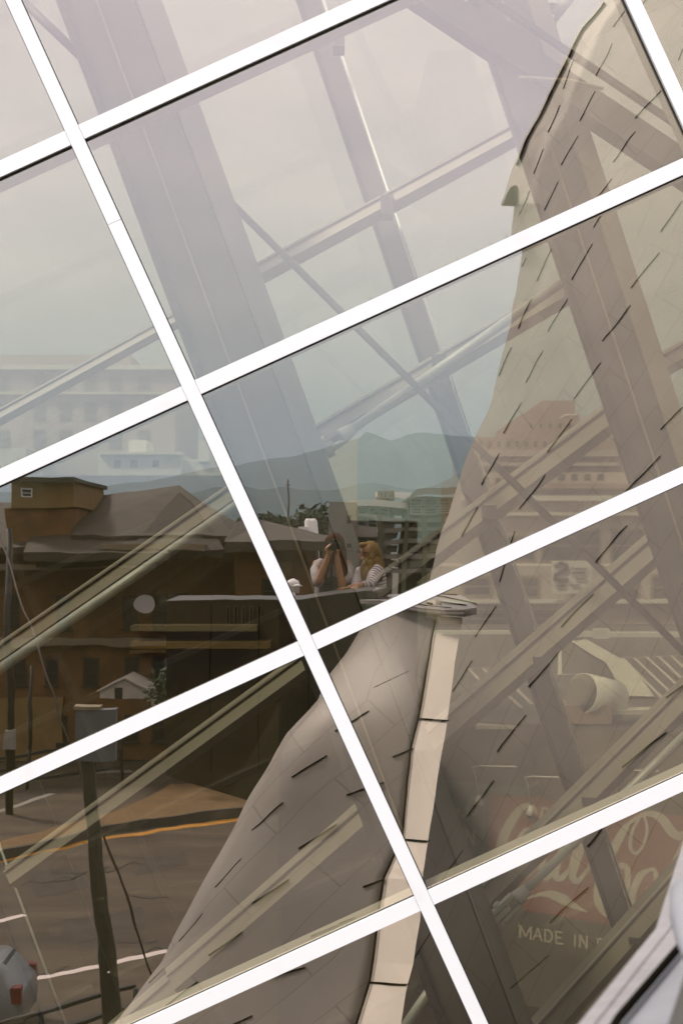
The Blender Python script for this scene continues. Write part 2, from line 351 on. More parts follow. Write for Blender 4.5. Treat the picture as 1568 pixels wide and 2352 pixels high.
def purlin(p, q, w=33, Y=9.2):
    a, b2 = T(*p, Y), T(*q, Y); k = w / F * Y
    d = (b2 - a).normalized()
    n = Vector((0, -1, 0)); up = d.cross(n).normalized(); up = up if up.z > 0 else -up
    bm = B_()                                   # a leaning channel: upper face catches the sky, lower face looks down
    ring = lambda c: [c + up * k * .95 + Vector((0, k * .95, 0)), c + up * k * .5, c - up * k * .5 + Vector((0, -k * .75, 0)), c - up * k * 1.25 + Vector((0, k * .1, 0)), c - up * k * 1.2 + Vector((0, k * .95, 0))]
    hull(bm, ring(a), ring(b2)); o = build('purlin', bm, 'purlin', frame)
    bm = B_(); beam(bm, a + up * k * .66 + Vector((0, -k * .12, 0)), b2 + up * k * .66 + Vector((0, -k * .12, 0)), .012, .02); build('edge_strip', bm, 'inner_frame', o)
    bm = B_(); beam(bm, a + up * k * .56 + Vector((0, -k * .02, 0)), b2 + up * k * .56 + Vector((0, -k * .02, 0)), .012, .012); build('edge_strip', bm, 'steel_dark', o)
    return o
for p, q, w in (((-60, 986), (432, 716), 17), ((575, 632), (1212, 286), 24), ((727, 1000), (1424, 592), 28), ((846, 1372), (1434, 928), 31),
                ((985, 1706), (1521, 1238), 32), ((1108, 2062), (1700, 1470), 31), ((1230, 2385), (1700, 1860), 31),
                ((-60, 1544), (566, 1112), 27), ((20, 2016), (735, 1496), 26), ((395, 2255), (852, 1856), 30), ((250, 2392), (400, 2264), 30), ((1512, 838), (1700, 735), 26)):
    purlin(p, q, w)
def tie(p, q, r, Y=9.0, m='fitting', ends=(0, 0)):
    a, b2 = T(*p, Y), T(*q, Y); bm = B_(); tube(bm, [a, b2], r, 12); o = build('tie_rod', bm, m, frame); d = (b2 - a).normalized()
    for e, c, s in ((ends[0], a, -1), (ends[1], b2, 1)):
        if e:
            bm = B_(); tube(bm, [c - d * s * .10, c - d * s * .02, c], [r * 1.2, r * 1.7, r * 1.7], 12)
            n = d.cross(Vector((0, -1, 0))).normalized()
            for k in (-1, 1): beam(bm, c + n * k * r * 1.3, c + n * k * r * 1.3 + d * s * .17, r * .8, r * 2.4)
            tube(bm, [c + d * s * .11 - n * r * 2.4, c + d * s * .11 + n * r * 2.4], r * .8, 10)
            beam(bm, c + d * s * .06, c + d * s * .24, r * 1.2, r * 2.0)
            build('clevis', bm, 'fitting', o)
    return o
tie((782, 1004), (1352, 605), .030, 8.95, 'fitting', (1, 1))
tie((1184, 2066), (1720, 1545), .030, 8.95, 'fitting', (1, 0))
tie((-60, 1578), (600, 1122), .032, 8.95, 'fitting', (0, 1))
tie((905, 2392), (1022, 2222), .030, 8.95, 'fitting', (0, 1))
tie((520, 455), (1700, 1628), .023, 8.8, 'steel_dark')
tie((40, -10), (200, 143), .028, 8.8, 'steel_dark')
for c, (pu, pv) in enumerate(((757, 92), (866, 478), (985, 838), (1098, 1178), (1216, 1520), (1330, 1838), (1437, 2155))):     # purlin seats on the tube column
    bm = B_(); box(bm, T(pu + 8, pv + 14, 9.12) , T(pu + 34, pv - 16, 9.30)); build('purlin_seat', bm, 'steel', frame)
# the far glazing of the atrium
rear = thing('rear_glazing', 'second glass wall on the far side of the atrium behind the steel frame', 'glazing', (0, 10.2, 0))
for k in range(-2, 4):
    bm = B_(); a = T(765 + k * 620, 1252, 10.2)
    box(bm, (a.x, 10.2, 3.5), (a.x + 620 / F * 10.2, 10.206, 15.5)); build('glass_pane', bm, 'glass_rear', rear)

# ------------------------------------------------------------------ ground, roads, hills
bm = B_(); n = 24; 
ring = [(30000 * math.cos(2 * math.pi * k / n), 30000 * math.sin(2 * math.pi * k / n), -.05) for k in range(n)]
bm.faces.new([bm.verts.new(p) for p in ring]); tag(build('ground', bm, 'ground'), None, None, None, 'structure')
def sheet(name, pts, z, m, kind='structure', th=None):
    bm = B_(); pts = [Vector((p.x, p.y, z)) for p in pts]
    slab(bm, pts, (0, 0, -(th or .02))); o = build(name, bm, m)
    if kind: tag(o, None, None, None, kind)
    return o
sheet('street', [Vector((-160, -52, 0)), Vector((120, -52, 0)), Vector((120, -2, 0)), Vector((-160, -2, 0))], 0.0, 'asphalt')
sheet('rear_street', [Vector((-90, 13, 0)), Vector((90, 13, 0)), Vector((90, 95, 0)), Vector((-90, 95, 0))], -.004, 'asphalt')
# raised brick-paved island with a kerb darkened in colour for its shade, yellow edge line, white bay lines
isl = [Rg(*p, .3) for p in ((-420, 2060), (0, 1938), (190, 1889), (320, 1845), (385, 1800), (470, 1800), (700, 1868), (700, 1838), (250, 1894), (0, 1957), (-420, 2085))]
top_line = [(-420, 2034), (0, 1936), (190, 1888), (320, 1848), (395, 1806), (700, 1790)]
low_line = [(700, 1836), (570, 1856), (250, 1895), (0, 1957), (-420, 2066)]
o = sheet('paved_island', [Rg(*p, .3) for p in top_line + low_line], .3, 'paving', 'structure', .3)
def kerbline(name, a, bb, h, w, m):
    p, q = Rg(*a, h), Rg(*bb, h); p.z = q.z = h / 2; bm = B_(); beam(bm, p, q, w, h, (0, 0, 1)); return build(name, bm, m)
for k, (a, b2) in enumerate(zip(low_line[:-1], low_line[1:])):
    tag(kerbline('kerb', a, b2, .31, .16, 'kerb'), None, None, None, 'structure')
def stripe(pts, w, m, z=.006, name='road_marking', f=Rg):
    bm = B_(); P = [f(*p) for p in pts]
    for p, q in zip(P[:-1], P[1:]):
        d = (q - p).normalized(); s = Vector((-d.y, d.x, 0)) * w / 2
        slab(bm, [Vector((c.x, c.y, z)) for c in (p + s, q + s, q - s, p - s)], (0, 0, -.004))
    return tag(build(name, bm, m), None, None, None, 'structure')
stripe([(-400, 2078), (0, 1981), (195, 1935), (400, 1906), (640, 1868)], .42, 'yellow')
stripe([(40, 2262), (220, 2222), (420, 2178)], .26, 'white_line')
stripe([(-60, 2131), (62, 2103)], .28, 'white_line')
stripe([(290, 1699), (322, 1718)], .5, 'white_line')
stripe([(-60, 1882), (125, 1825)], .35, 'concrete')
stripe([(140, 1784), (310, 1770)], .7, 'concrete')
# repaired asphalt and sealed cracks
for pts in ([(60, 2010), (180, 1990), (215, 2040), (90, 2066)], [(300, 1985), (430, 1962), (440, 1990), (315, 2015)], [(150, 2120), (330, 2085), (350, 2130), (170, 2170)], [(40, 1830), (150, 1800), (175, 1815), (70, 1848)]):
    sheet('asphalt_patch', [Rg(*p) for p in pts], .003, 'asphalt_patch', 'structure', .003)
for k in range(9):
    u, v = random.uniform(-20, 330), random.uniform(1960, 2290); pts = [(u, v)]
    for _ in range(6): u += random.uniform(8, 34); v += random.uniform(-14, 7); pts.append((u, v))
    stripe(pts, .07, 'tar', .007, 'tar_seam')
# hills: real ranges in depth
def range_(name, pts, Y, depth, m='mountain'):
    bm = B_(); rows = []
    for k, (f, dy) in enumerate(((1, 0), (.72, -depth * .35), (.36, -depth * .7), (0, -depth))):
        rows.append([])
        for i, (u, v) in enumerate(pts):
            p = RR(u, v, Y); wob = math.sin(i * 2.3 + k * 1.7) * depth * .07
            rows[-1].append(bm.verts.new(Vector((p.x, p.y - dy * 1 + wob * (k > 0), (p.z + 60) * f - 60 + (0 if k == 0 else math.sin(i * 1.9 + k) * 12)))))
    back = [bm.verts.new(Vector((v.co.x, v.co.y - depth * .8, -60))) for v in rows[0]]
    for a, b2 in zip(rows[:-1], rows[1:]):
        for i in range(len(pts) - 1): bm.faces.new((a[i], a[i + 1], b2[i + 1], b2[i]))
    for i in range(len(pts) - 1): bm.faces.new((rows[0][i + 1], rows[0][i], back[i], back[i + 1]))
    return tag(build(name, bm, m, None, True), None, None, None, 'structure')
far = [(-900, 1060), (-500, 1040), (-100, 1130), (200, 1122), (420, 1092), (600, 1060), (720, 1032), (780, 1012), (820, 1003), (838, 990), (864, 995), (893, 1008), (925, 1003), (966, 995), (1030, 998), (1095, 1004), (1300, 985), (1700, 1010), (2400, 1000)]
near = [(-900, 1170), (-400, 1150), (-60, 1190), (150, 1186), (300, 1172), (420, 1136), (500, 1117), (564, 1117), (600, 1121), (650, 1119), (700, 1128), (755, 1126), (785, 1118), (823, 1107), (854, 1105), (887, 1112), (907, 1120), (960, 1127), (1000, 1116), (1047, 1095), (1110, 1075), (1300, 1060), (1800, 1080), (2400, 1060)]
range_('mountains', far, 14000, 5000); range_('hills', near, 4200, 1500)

# ------------------------------------------------------------------ buildings: a helper for walls with real windows
def px_block(bm, f, u0, v0, u1, v1, Y, depth, mi=0, ground=False):     # box whose front spans the given picture rectangle at distance Y
    a, b2 = f(u0, v0, Y), f(u1, v1, Y); s = 1 if f is T else -1
    z0 = 0.0 if ground else min(a.z, b2.z)
    box(bm, (min(a.x, b2.x), min(a.y, a.y + s * depth), z0), (max(a.x, b2.x), max(a.y, a.y + s * depth), max(a.z, b2.z)), mi); return bm
def windows(parent, f, rects, Y, m='win', frame_m='cornice', sill=True):
    s = 1 if f is T else -1
    for (u0, v0, u1, v1) in rects:
        a, b2 = f(u0, v1, Y), f(u1, v0, Y); w = b2.x - a.x; h = b2.z - a.z; fw = min(.14, w * .12)
        bm = B_(); y0, y1 = sorted((a.y - s * .04, a.y + s * .1))
        box(bm, (a.x, y0, a.z), (a.x + fw, y1, b2.z)); box(bm, (b2.x - fw, y0, a.z), (b2.x, y1, b2.z))
        box(bm, (a.x + fw, y0, a.z), (b2.x - fw, y1, a.z + fw)); box(bm, (a.x + fw, y0, b2.z - fw), (b2.x - fw, y1, b2.z))
        mid = (a.z + b2.z) / 2; box(bm, (a.x + fw, y0, mid - fw / 3), (b2.x - fw, y1, mid + fw / 3))
        if sill: ys = sorted((a.y - s * .18, a.y + s * .05)); box(bm, (a.x - fw, ys[0], a.z - fw), (b2.x + fw, ys[1], a.z - .002))
        o = build('window', bm, frame_m, parent)
        bm = B_(); yg = sorted((a.y - s * .012, a.y + s * .05)); box(bm, (a.x + fw * .9, yg[0], a.z + fw * .9), (b2.x - fw * .9, yg[1], b2.z - fw * .9)); build('pane', bm, m, o)

# ------------------------------------------------------------------ the mirrored side: brick station with hipped slate roofs
YB = 66.0
st = thing('brick_building', 'long dark red brick building with brown slate hip roofs and a square tower block', 'building', (-8, 2 * D - YB, 0))
bm = B_(); px_block(bm, RR, -330, 1262, 640, 1752, YB, 16, 0, True); build('wall', bm, 'brick', st)
bm = B_(); px_block(bm, RR, -330, 1726, 225, 1752, YB - .3, .5, 0, True); 
px_block(bm, RR, -330, 1604, 150, 1730, YB - .25, .4, 0, True); build('plinth_wall', bm, 'brick_tan', st)
bm = B_(); px_block(bm, RR, 16, 1240, 168, 1300, YB - 1, 9)
px_block(bm, RR, 16, 1165, 166, 1240, YB - 1, 9); build('tower_wall', bm, 'brick', st)
bm = B_(); px_block(bm, RR, 31, 1104, 171, 1165, YB - 1.2, 9); pb = build('penthouse', bm, 'brick_tan', st)
bm = B_(); px_block(bm, RR, 26, 1094, 174, 1104, YB - 1.7, 10); build('parapet_cap', bm, 'slate_dark', pb)
windows(pb, RR, [(52, 1117, 76, 1138)], YB - 1.2, 'win', 'white_stucco', False)
def roof(name, eave, ridge, YE, YR, m, th=.35, back=None):        # a pitched plane from an eave line to a ridge line, with thickness and a far slope
    bm = B_(); e0, e1 = RR(*eave[0], YE), RR(*eave[1], YE); r0, r1 = RR(*ridge[0], YR), RR(*ridge[1], YR)
    e0.z = e1.z = (e0.z + e1.z) / 2; 
    k0, k1 = Vector((e0.x, 2 * r0.y - e0.y, e0.z)), Vector((e1.x, 2 * r1.y - e1.y, e1.z))
    bot = [e0, e1, k1, k0]; vs = [bm.verts.new(p) for p in (e0, e1, k1, k0, r0, r1)]
    lo = [bm.verts.new(p - Vector((0, 0, th))) for p in bot]
    for q in ((0, 1, 5, 4), (2, 3, 4, 5), (1, 2, 5), (3, 0, 4)): bm.faces.new([vs[i] for i in q])
    bm.faces.new(lo[::-1])
    for i in range(4): bm.faces.new((vs[i], lo[i], lo[(i + 1) % 4], vs[(i + 1) % 4]))
    return build(name, bm, m, st)
roof('roof', ((165, 1232), (560, 1232)), ((205, 1140), (415, 1113)), YB - 2, YB + 8, 'slate')
roof('roof', ((60, 1272), (392, 1272)), ((80, 1214), (320, 1200)), YB - 4, YB + 1, 'slate')
roof('roof', ((300, 1262), (520, 1262)), ((415, 1128), (416, 1126)), YB - 3, YB + 3.0, 'slate_dark')
roof('roof', ((-330, 1258), (70, 1258)), ((-260, 1150), (30, 1152)), YB - 2, YB + 7, 'slate')
bm = B_(); px_block(bm, RR, 90, 1272, 330, 1304, YB - 2.5, 8); build('dormer_wall', bm, 'slate_dark', st)
windows(st, RR, [(98, 1277, 190, 1300), (215, 1277, 300, 1300)], YB - 2.5, 'win', 'slate_dark', False)
bm = B_(); px_block(bm, RR, -330, 1298, 360, 1310, YB - 1.6, 2.0); px_block(bm, RR, 232, 1250, 470, 1264, YB - 3.6, 1.5); build('cornice', bm, 'cornice', st)
bm = B_(); px_block(bm, RR, -330, 1466, 600, 1484, YB - .6, .8); build('string_course', bm, 'cornice', st)
bm = B_(); px_block(bm, RR, 300, 1492, 600, 1500, YB - .4, .6); build('string_course', bm, 'brick_tan', st)
wr = []
for u in (15, 134, 285, 355, 400, 565): wr.append((u, 1365, u + 36, 1446))
wr += [(565, 1362, 612, 1442), ]
wr = [w for w in wr if w[0] != 565] + [(563, 1362, 612, 1440), (640 - 6, 1362, 640 - 1, 1364)][:1]
for u in (290, 350, 405, 578): wr.append((u, 1508, u + 32, 1560))
for u in (290, 355, 405, 570, 130, 10): wr.append((u, 1645, u + 34, 1704))
for u in (35, 108, 200): wr.append((u, 1512, u + 30, 1575))
windows(st, RR, wr, YB, 'win', 'slate_dark')
bm = B_(); slab(bm, [RR(178, 1408, YB), RR(268, 1408, YB), RR(268, 1360, YB - 0), RR(178, 1366, YB)], (0, 0, 0.0001)) if 0 else hull(bm, [RR(176, 1362, YB), RR(262, 1338, YB), RR(262, 1346, YB), RR(176, 1370, YB)], [RR(178, 1392, YB - 2.2), RR(262, 1362, YB - 2.2), RR(262, 1366, YB - 2.2), RR(178, 1396, YB - 2.2)])
build('awning', bm, 'paving', st)
bm = B_(); box(bm, RR(134, 1790, YB - .35), RR(160, 1706, YB - .2)); build('door', bm, 'black_iron', st)
bm = B_(); px_block(bm, RR, 640, 1262, 641, 1263, YB, .2)
bm.free()
# right wing with a low dark hip roof
YW = 60.0
wg = thing('brick_wing', 'low dark brick wing with a wide overhanging slate hip roof beside the photographer', 'building', (-1.5, 2 * D - YW, 0))
bm = B_(); px_block(bm, RR, 545, 1260, 722, 1700, YW, 12, 0, True); build('wall', bm, 'brick', wg)
bm = B_(); e = [RR(520, 1246, YW - 2), RR(748, 1243, YW - 2), RR(790, 1236, YW + 14), RR(520, 1236, YW + 14)]
ap = [RR(560, 1188, YW + 5), RR(603, 1200, YW + 5)]
vs = [bm.verts.new(p) for p in e + ap]; lo = [bm.verts.new(p - Vector((0, 0, .4))) for p in e]
for q in ((0, 1, 5, 4), (1, 2, 5), (2, 3, 4, 5), (3, 0, 4)): bm.faces.new([vs[i] for i in q])
bm.faces.new(lo[::-1])
for i in range(4): bm.faces.new((vs[i], lo[i], lo[(i + 1) % 4], vs[(i + 1) % 4]))
build('roof', bm, 'slate', wg)
windows(wg, RR, [(602, 1328, 640, 1385)], YW, 'win', 'slate_dark')
bm = B_(); px_block(bm, RR, 628, 1290, 668, 1322, YW - .2, .4); build('blind_panel', bm, 'brick_tan', wg)
bm = B_(); c = RR(337, 1384, YB - .9); tube(bm, [c + Vector((0, .14, 0)), c + Vector((0, .06, 0)), c], [(.42, .52), (.36, .46), .05], 20); dish = build('satellite_dish', bm, 'whitewash'); tag(dish, 'white oval satellite dish on the brick wall', 'satellite dish')
bm = B_(); tube(bm, [Vector((0, -.95, 0)) + c, c], .05); build('dish_arm', bm, 'black_iron', dish)
for o_, (u, v) in enumerate(((673, 1338), (682, 1352))):
    pass
bm = B_(); p = RR(673, 1362, 48); tube(bm, [p, p + Vector((0, 0, .22)), p + Vector((0, 0, .26)), p + Vector((0, 0, .42)), p + Vector((0, 0, .5))], [.16, .16, .28, .2, .04], 12); p2 = RR(683, 1362, 47); tube(bm, [p2, p2 + Vector((0, 0, .2)), p2 + Vector((0, 0, .24)), p2 + Vector((0, 0, .3))], [.1, .1, .2, .05], 12)
tube(bm, [RR(676, 1900, 47.5), RR(676, 1360, 47.5)], .07); lb = build('globe_lamp', bm, 'whitewash'); tag(lb, 'white twin headed lamp post standing left of the photographer', 'street lamp')

# grey concrete block, green glazed office and parking structure
YO = 95.0
of = thing('office_building', 'grey concrete and green glass office building with deep parking storeys', 'building', (6, 2 * D - YO, 0))
bm = B_(); px_block(bm, RR, 751, 1158, 819, 1330, YO - 3, 14, 0, True); build('stair_tower', bm, 'concrete', of)
windows(of, RR, [(792, 1186, 805, 1206), (792, 1245, 805, 1257), (792, 1262, 815, 1270)], YO - 3, 'win', 'concrete', False)
bm = B_(); px_block(bm, RR, 819, 1166, 900, 1340, YO, 20, 0, True); build('wall', bm, 'concrete', of)
bm = B_(); px_block(bm, RR, 800, 1152, 960, 1166, YO - 1, 21); px_block(bm, RR, 819, 1186, 960, 1191, YO - .5, 20); px_block(bm, RR, 819, 1211, 864, 1229, YO - .5, 3); build('floor_band', bm, 'concrete_pale', of)
windows(of, RR, [(820, 1168, 846, 1186), (848, 1168, 870, 1186), (872, 1168, 893, 1186), (820, 1192, 841, 1211), (842, 1192, 864, 1211), (820, 1230, 841, 1244), (842, 1230, 864, 1244)], YO - .02, 'greenglass', 'concrete_pale', False)
bm = B_(); px_block(bm, RR, 872, 1128, 906, 1148, YO + 2, 6); pl = build('plant_room', bm, 'paving', of)
windows(pl, RR, [(876, 1131, 882, 1146), (885, 1131, 891, 1146), (894, 1131, 900, 1146)], YO + 2, 'win', 'concrete_pale', False)
bm = B_(); hull(bm, [RR(864, 1131, YO + 4), RR(944, 1131, YO + 4), RR(944, 1144, YO + 4), RR(864, 1144, YO + 4)], [RR(864, 1131, YO + 9), RR(944, 1131, YO + 9), RR(944, 1144, YO + 9), RR(864, 1144, YO + 9)]); build('roof_screen', bm, 'whitewash', of)
bm = B_(); hull(bm, [RR(928, 1149, YO - 6), RR(955, 1125, YO - 6), RR(1140, 1112, YO - 6), RR(1140, 1128, YO - 6), RR(955, 1138, YO - 6)], [RR(928, 1149, YO + 12), RR(955, 1125, YO + 12), RR(1140, 1112, YO + 12), RR(1140, 1128, YO + 12), RR(955, 1138, YO + 12)]); build('roof', bm, 'concrete', of)
bm = B_(); px_block(bm, RR, 936, 1140, 1140, 1345, YO - 3, 12, 0, True); build('parking_core', bm, 'deck_green', of)
windows(of, RR, [(u, 1141, u + 30, 1160) for u in (940, 971, 1002, 1033, 1064)] + [(u, 1162, u + 30, 1178) for u in (940, 971, 1002, 1033)], YO - 3.05, 'greenglass', 'concrete_pale', False)
for v in (1186, 1210, 1240, 1272, 1305): bm = B_(); px_block(bm, RR, 864, v, 1140, v + 10, YO - 5, 2.4); build('parking_deck_edge', bm, 'concrete', of)
for u in (868, 925, 968, 1012, 1056): bm = B_(); px_block(bm, RR, u, 1182, u + 9, 1330, YO - 5.3, .6, 0, True); build('pier', bm, 'deck_green', of)
for u, v in ((884, 1222), (934, 1222), (978, 1224), (888, 1252), (938, 1254), (982, 1254), (890, 1285), (940, 1286)):
    bm = B_(); px_block(bm, RR, u, v, u + 26, v + 15, YO - 3.3, .2); build('infill_panel', bm, 'concrete_pale', of)
# storage silos and trees beyond the roofs
for u, v0, g in ((710, 1190, 14), (721, 1190, 17)):
    bm = B_(); p = RR(u, v0, 150); tube(bm, [Vector((p.x, p.y, 0)), Vector((p.x, p.y, p.z - .3)), Vector((p.x, p.y, p.z))], [.43, .43, .25], 20)
    tag(build('silo', bm, 'whitewash', None, True), 'tall white silo, %s of the pair beyond the slate roof' % ('the left one' if u < 715 else 'the right one'), 'silo', 'white silos beyond the roof')
bm = B_(); px_block(bm, RR, 686, 1210, 704, 1232, 146, 5, 0, True); sh = build('white_shed', bm, 'whitewash'); tag(sh, 'small white shed at the foot of the silos', 'shed')
def leaves(bm, c, r, n, size, mi=0):
    c = Vector(c)
    for _ in range(n):
        d = Vector((random.gauss(0, 1), random.gauss(0, 1), random.gauss(0, 1))).normalized() * (random.random() ** .45)
        p = c + Vector((d.x * r[0], d.y * r[1], d.z * r[2])); q = Matrix.Rotation(random.random() * 6.3, 3, Vector((random.random() - .5, random.random() - .5, random.random() - .5 + .01)).normalized())
        s = size * random.uniform(.5, 1.3)
        vs = [bm.verts.new(p + q @ Vector(v)) for v in ((-s, 0, 0), (0, -s * .5, s * .1), (s, 0, 0), (0, s * .5, s * .1))]
        bm.faces.new(vs).material_index = mi
def tree(base, h, r, label, n=1200, group=None, size=None):
    base = Vector(base); o = thing('tree', label, 'tree', base, group); bm = B_()
    tube(bm, [base, base + Vector((r * .05, 0, h * .4)), base + Vector((0, 0, h * .8))], [h * .03, h * .022, h * .008], 8)
    for k in range(5):
        a = k * 1.26; s = base + Vector((0, 0, h * (.35 + .08 * k))); tube(bm, [s, s + Vector((math.cos(a) * r * .4, math.sin(a) * r * .4, h * .14)), s + Vector((math.cos(a) * r * .75, math.sin(a) * r * .75, h * .22))], [h * .012, h * .008, h * .003], 6)
    build('trunk', bm, 'bark', o); bm = B_()
    for k in range(9):
        a = random.random() * 6.3; rr = r * random.uniform(.2, .62); cc = base + Vector((math.cos(a) * rr, math.sin(a) * rr, h * random.uniform(.5, .86)))
        leaves(bm, cc, (r * .5, r * .5, h * .17), n // 9, size or r * .07)
    build('crown', bm, 'leaf', o, False, True); return o
tlab = ['rounded dark tree at the left end of the tree belt below the hills', 'broad dark tree in the tree belt, left of the antenna mast', 'dark tree in the tree belt, right of the antenna mast', 'tall dark tree in the tree belt behind the silos', 'highest dark tree of the belt, beside the grey stair tower', 'low dark tree of the belt between silos and stair tower']
for k, (u, v, r) in enumerate(((585, 1196, 3.4), (612, 1192, 3.6), (655, 1178, 4.2), (690, 1176, 4.0), (740, 1157, 3.6), (722, 1180, 4))):
    p = RR(u, v, 175 - k * 2); tree((p.x, p.y, 0), p.z, r * 1.5, tlab[k], 3600, 'trees of the belt below the hills', r * .13)
bm = B_(); p = RR(661, 1104, 160); tube(bm, [Vector((p.x, p.y, 0)), p], [.16, .1], 8); beam(bm, p - Vector((.3, 0, .6)), p + Vector((.3, 0, -.6)), .08, .08); tag(build('antenna_mast', bm, 'black_iron'), 'thin dark antenna mast rising before the blue hills', 'mast')
# trees and white sheds by the street
p = Rg(520, 1724); tree((p.x + .6, p.y, 0), 6.6, 2.6, 'dark leafy tree before the brick wall, half hidden by the terrace box', 1500, None, .16)
p = Rg(905, 1620); tree((p.x + .6, p.y, 0), 7.0, 2.6, 'dense green tree before the parking storeys', 1200, None, .16)
def shed(u0, u1, vb, ve, vr, Y, label):
    o = thing('white_shed', label, 'shed', RR((u0 + u1) / 2, vb, Y)); a, b2 = RR(u0, vb, Y), RR(u1, ve, Y); r = RR((u0 + u1) / 2, vr, Y); bm = B_()
    prof = [(a.x, a.z), (b2.x, a.z), (b2.x, b2.z), (r.x, r.z), (a.x, b2.z)]
    hull(bm, [(x, a.y, z) for x, z in prof], [(x, a.y - 2.4, z) for x, z in prof]); build('wall', bm, 'shed_paint', o)
    bm = B_(); 
    for (p, q) in (((a.x - .1, b2.z - .02), (r.x, r.z + .05)), ((r.x, r.z + .05), (b2.x + .1, b2.z - .02))):
        hull(bm, [(p[0], a.y + .15, p[1]), (q[0], a.y + .15, q[1]), (q[0], a.y - 2.5, q[1]), (p[0], a.y - 2.5, p[1])], [(p[0], a.y + .15, p[1] + .07), (q[0], a.y + .15, q[1] + .07), (q[0], a.y - 2.5, q[1] + .07), (p[0], a.y - 2.5, p[1] + .07)])
    build('roof', bm, 'shed_paint', o)
    bm = B_(); x = a.x + (b2.x - a.x) * .3; box(bm, (x, a.y - .02, a.z), (x + .32, a.y + .03, a.z + .5)); build('door', bm, 'win', o)
shed(232, 348, 1606, 1588, 1560, 60, 'white gabled shed before the brick wall, left of the other white shed')
shed(352, 400, 1628, 1590, 1572, 58, 'white shed with ragged leaf shadows beside the dark street tree')
bm = B_(); c = Rg(470, 1730)
for (u, v, h, r_, lab) in ((410, 1660, 3.4, 1.3, 'dark shrub with ragged leaves at the right edge of the small white shed'),):
    p = RR(u, v, 56.5); tree((p.x, p.y, p.z - .9), h, r_, lab, 500, None, .15)
# utility pole, street pole and iron fence
bm = B_(); p = Rg(28, 1870); q = RR(20, 1215, (ZC) * F / (1870 - V0)); tube(bm, [p, q], [.17, .11], 10); up = build('utility_pole', bm, 'black_iron'); tag(up, 'dark utility pole with a meter box at the street edge', 'utility pole')
bm = B_(); c = p.lerp(q, .26); box(bm, c - Vector((.2, .05, .35)), c + Vector((.2, .25, .35))); build('meter_box', bm, 'concrete', up)
bm = B_(); p = Rg(68, 1800); q = Vector((p.x + .15, p.y, 5.0)); tube(bm, [p, q], [.1, .07], 8); tag(build('fence_post', bm, 'black_iron'), 'slim dark post between the utility pole and the street', 'post')
bm = B_(); a = RR(0, 1236, 40); b2 = Rg(364, 2268); tube(bm, [a + (a - b2) * .15, b2], .030, 8); tag(build('guy_cable', bm, 'rope'), 'dark brown guy cable slanting down over the road', 'cable')
def street_pole():
    Y = 27.0; o = thing('street_pole', 'thick dark green street pole with a pale signal box, leaning over the road', 'street pole', Rg(290, 2462, 0))
    bm = B_(); tube(bm, [Rg(275, 2462), RR(265, 2352, Y), RR(232, 2040, Y), RR(203, 1735, Y), RR(198, 1690, Y)], [.18, .165, .145, .115, .11], 14); build('pole', bm, 'pole_green', o)
    bm = B_(); a = RR(178, 1752, Y - .3); b2 = RR(268, 1632, Y - .3); box(bm, (a.x, a.y - .32, a.z), (b2.x, a.y, b2.z)); sb = build('signal_box', bm, 'signal_grey', o)
    bm = B_(); box(bm, (a.x - .03, a.y - .35, b2.z), (b2.x - .3, a.y + .03, b2.z + .06)); build('lid', bm, 'cornice', sb)
    bm = B_(); tube(bm, [RR(250, 2235, Y - .17), RR(251, 2235, Y - .19)], .022, 8); build('bolt_plate', bm, 'whitewash', o)
street_pole()
fn = thing('iron_fence', 'black iron fence rails in front of the tan plinth wall', 'fence', Rg(100, 1850))
for v0, v1, w in ((1746, 1700, .10), (1774, 1726, .10), (1806, 1764, .16)):
    bm = B_(); beam(bm, RR(-160, v0 + 24, 56), RR(285, v1, 60), .12, w); build('rail', bm, 'black_iron', fn)
for u in (-60, 60, 215, 285):
    bm = B_(); t_ = (u + 160) / 445; a = RR(-160, 1770, 56).lerp(RR(285, 1700, 60), t_); tube(bm, [Vector((a.x, a.y, 0)), a + Vector((0, 0, .2))], .08, 8); build('post', bm, 'black_iron', fn)
rl = thing('guard_rail', 'low black guard rail with two thick bars along the near edge of the road', 'guard rail', Rg(200, 2420))
for z, a, b2, w in ((.95, (60, 2336), (312, 2270), .11), (.55, (110, 2372), (330, 2312), .15)):
    p, q = Rg(*a, z), Rg(*b2, z); bm = B_(); beam(bm, p + (p - q) * .6, q, .08, w); build('rail', bm, 'black_iron', rl)
for u, v in ((316, 2276), (100, 2326)):
    p = Rg(u, v, .95); bm = B_(); tube(bm, [Vector((p.x, p.y, 0)), p], .06, 8); build('post', bm, 'black_iron', rl)
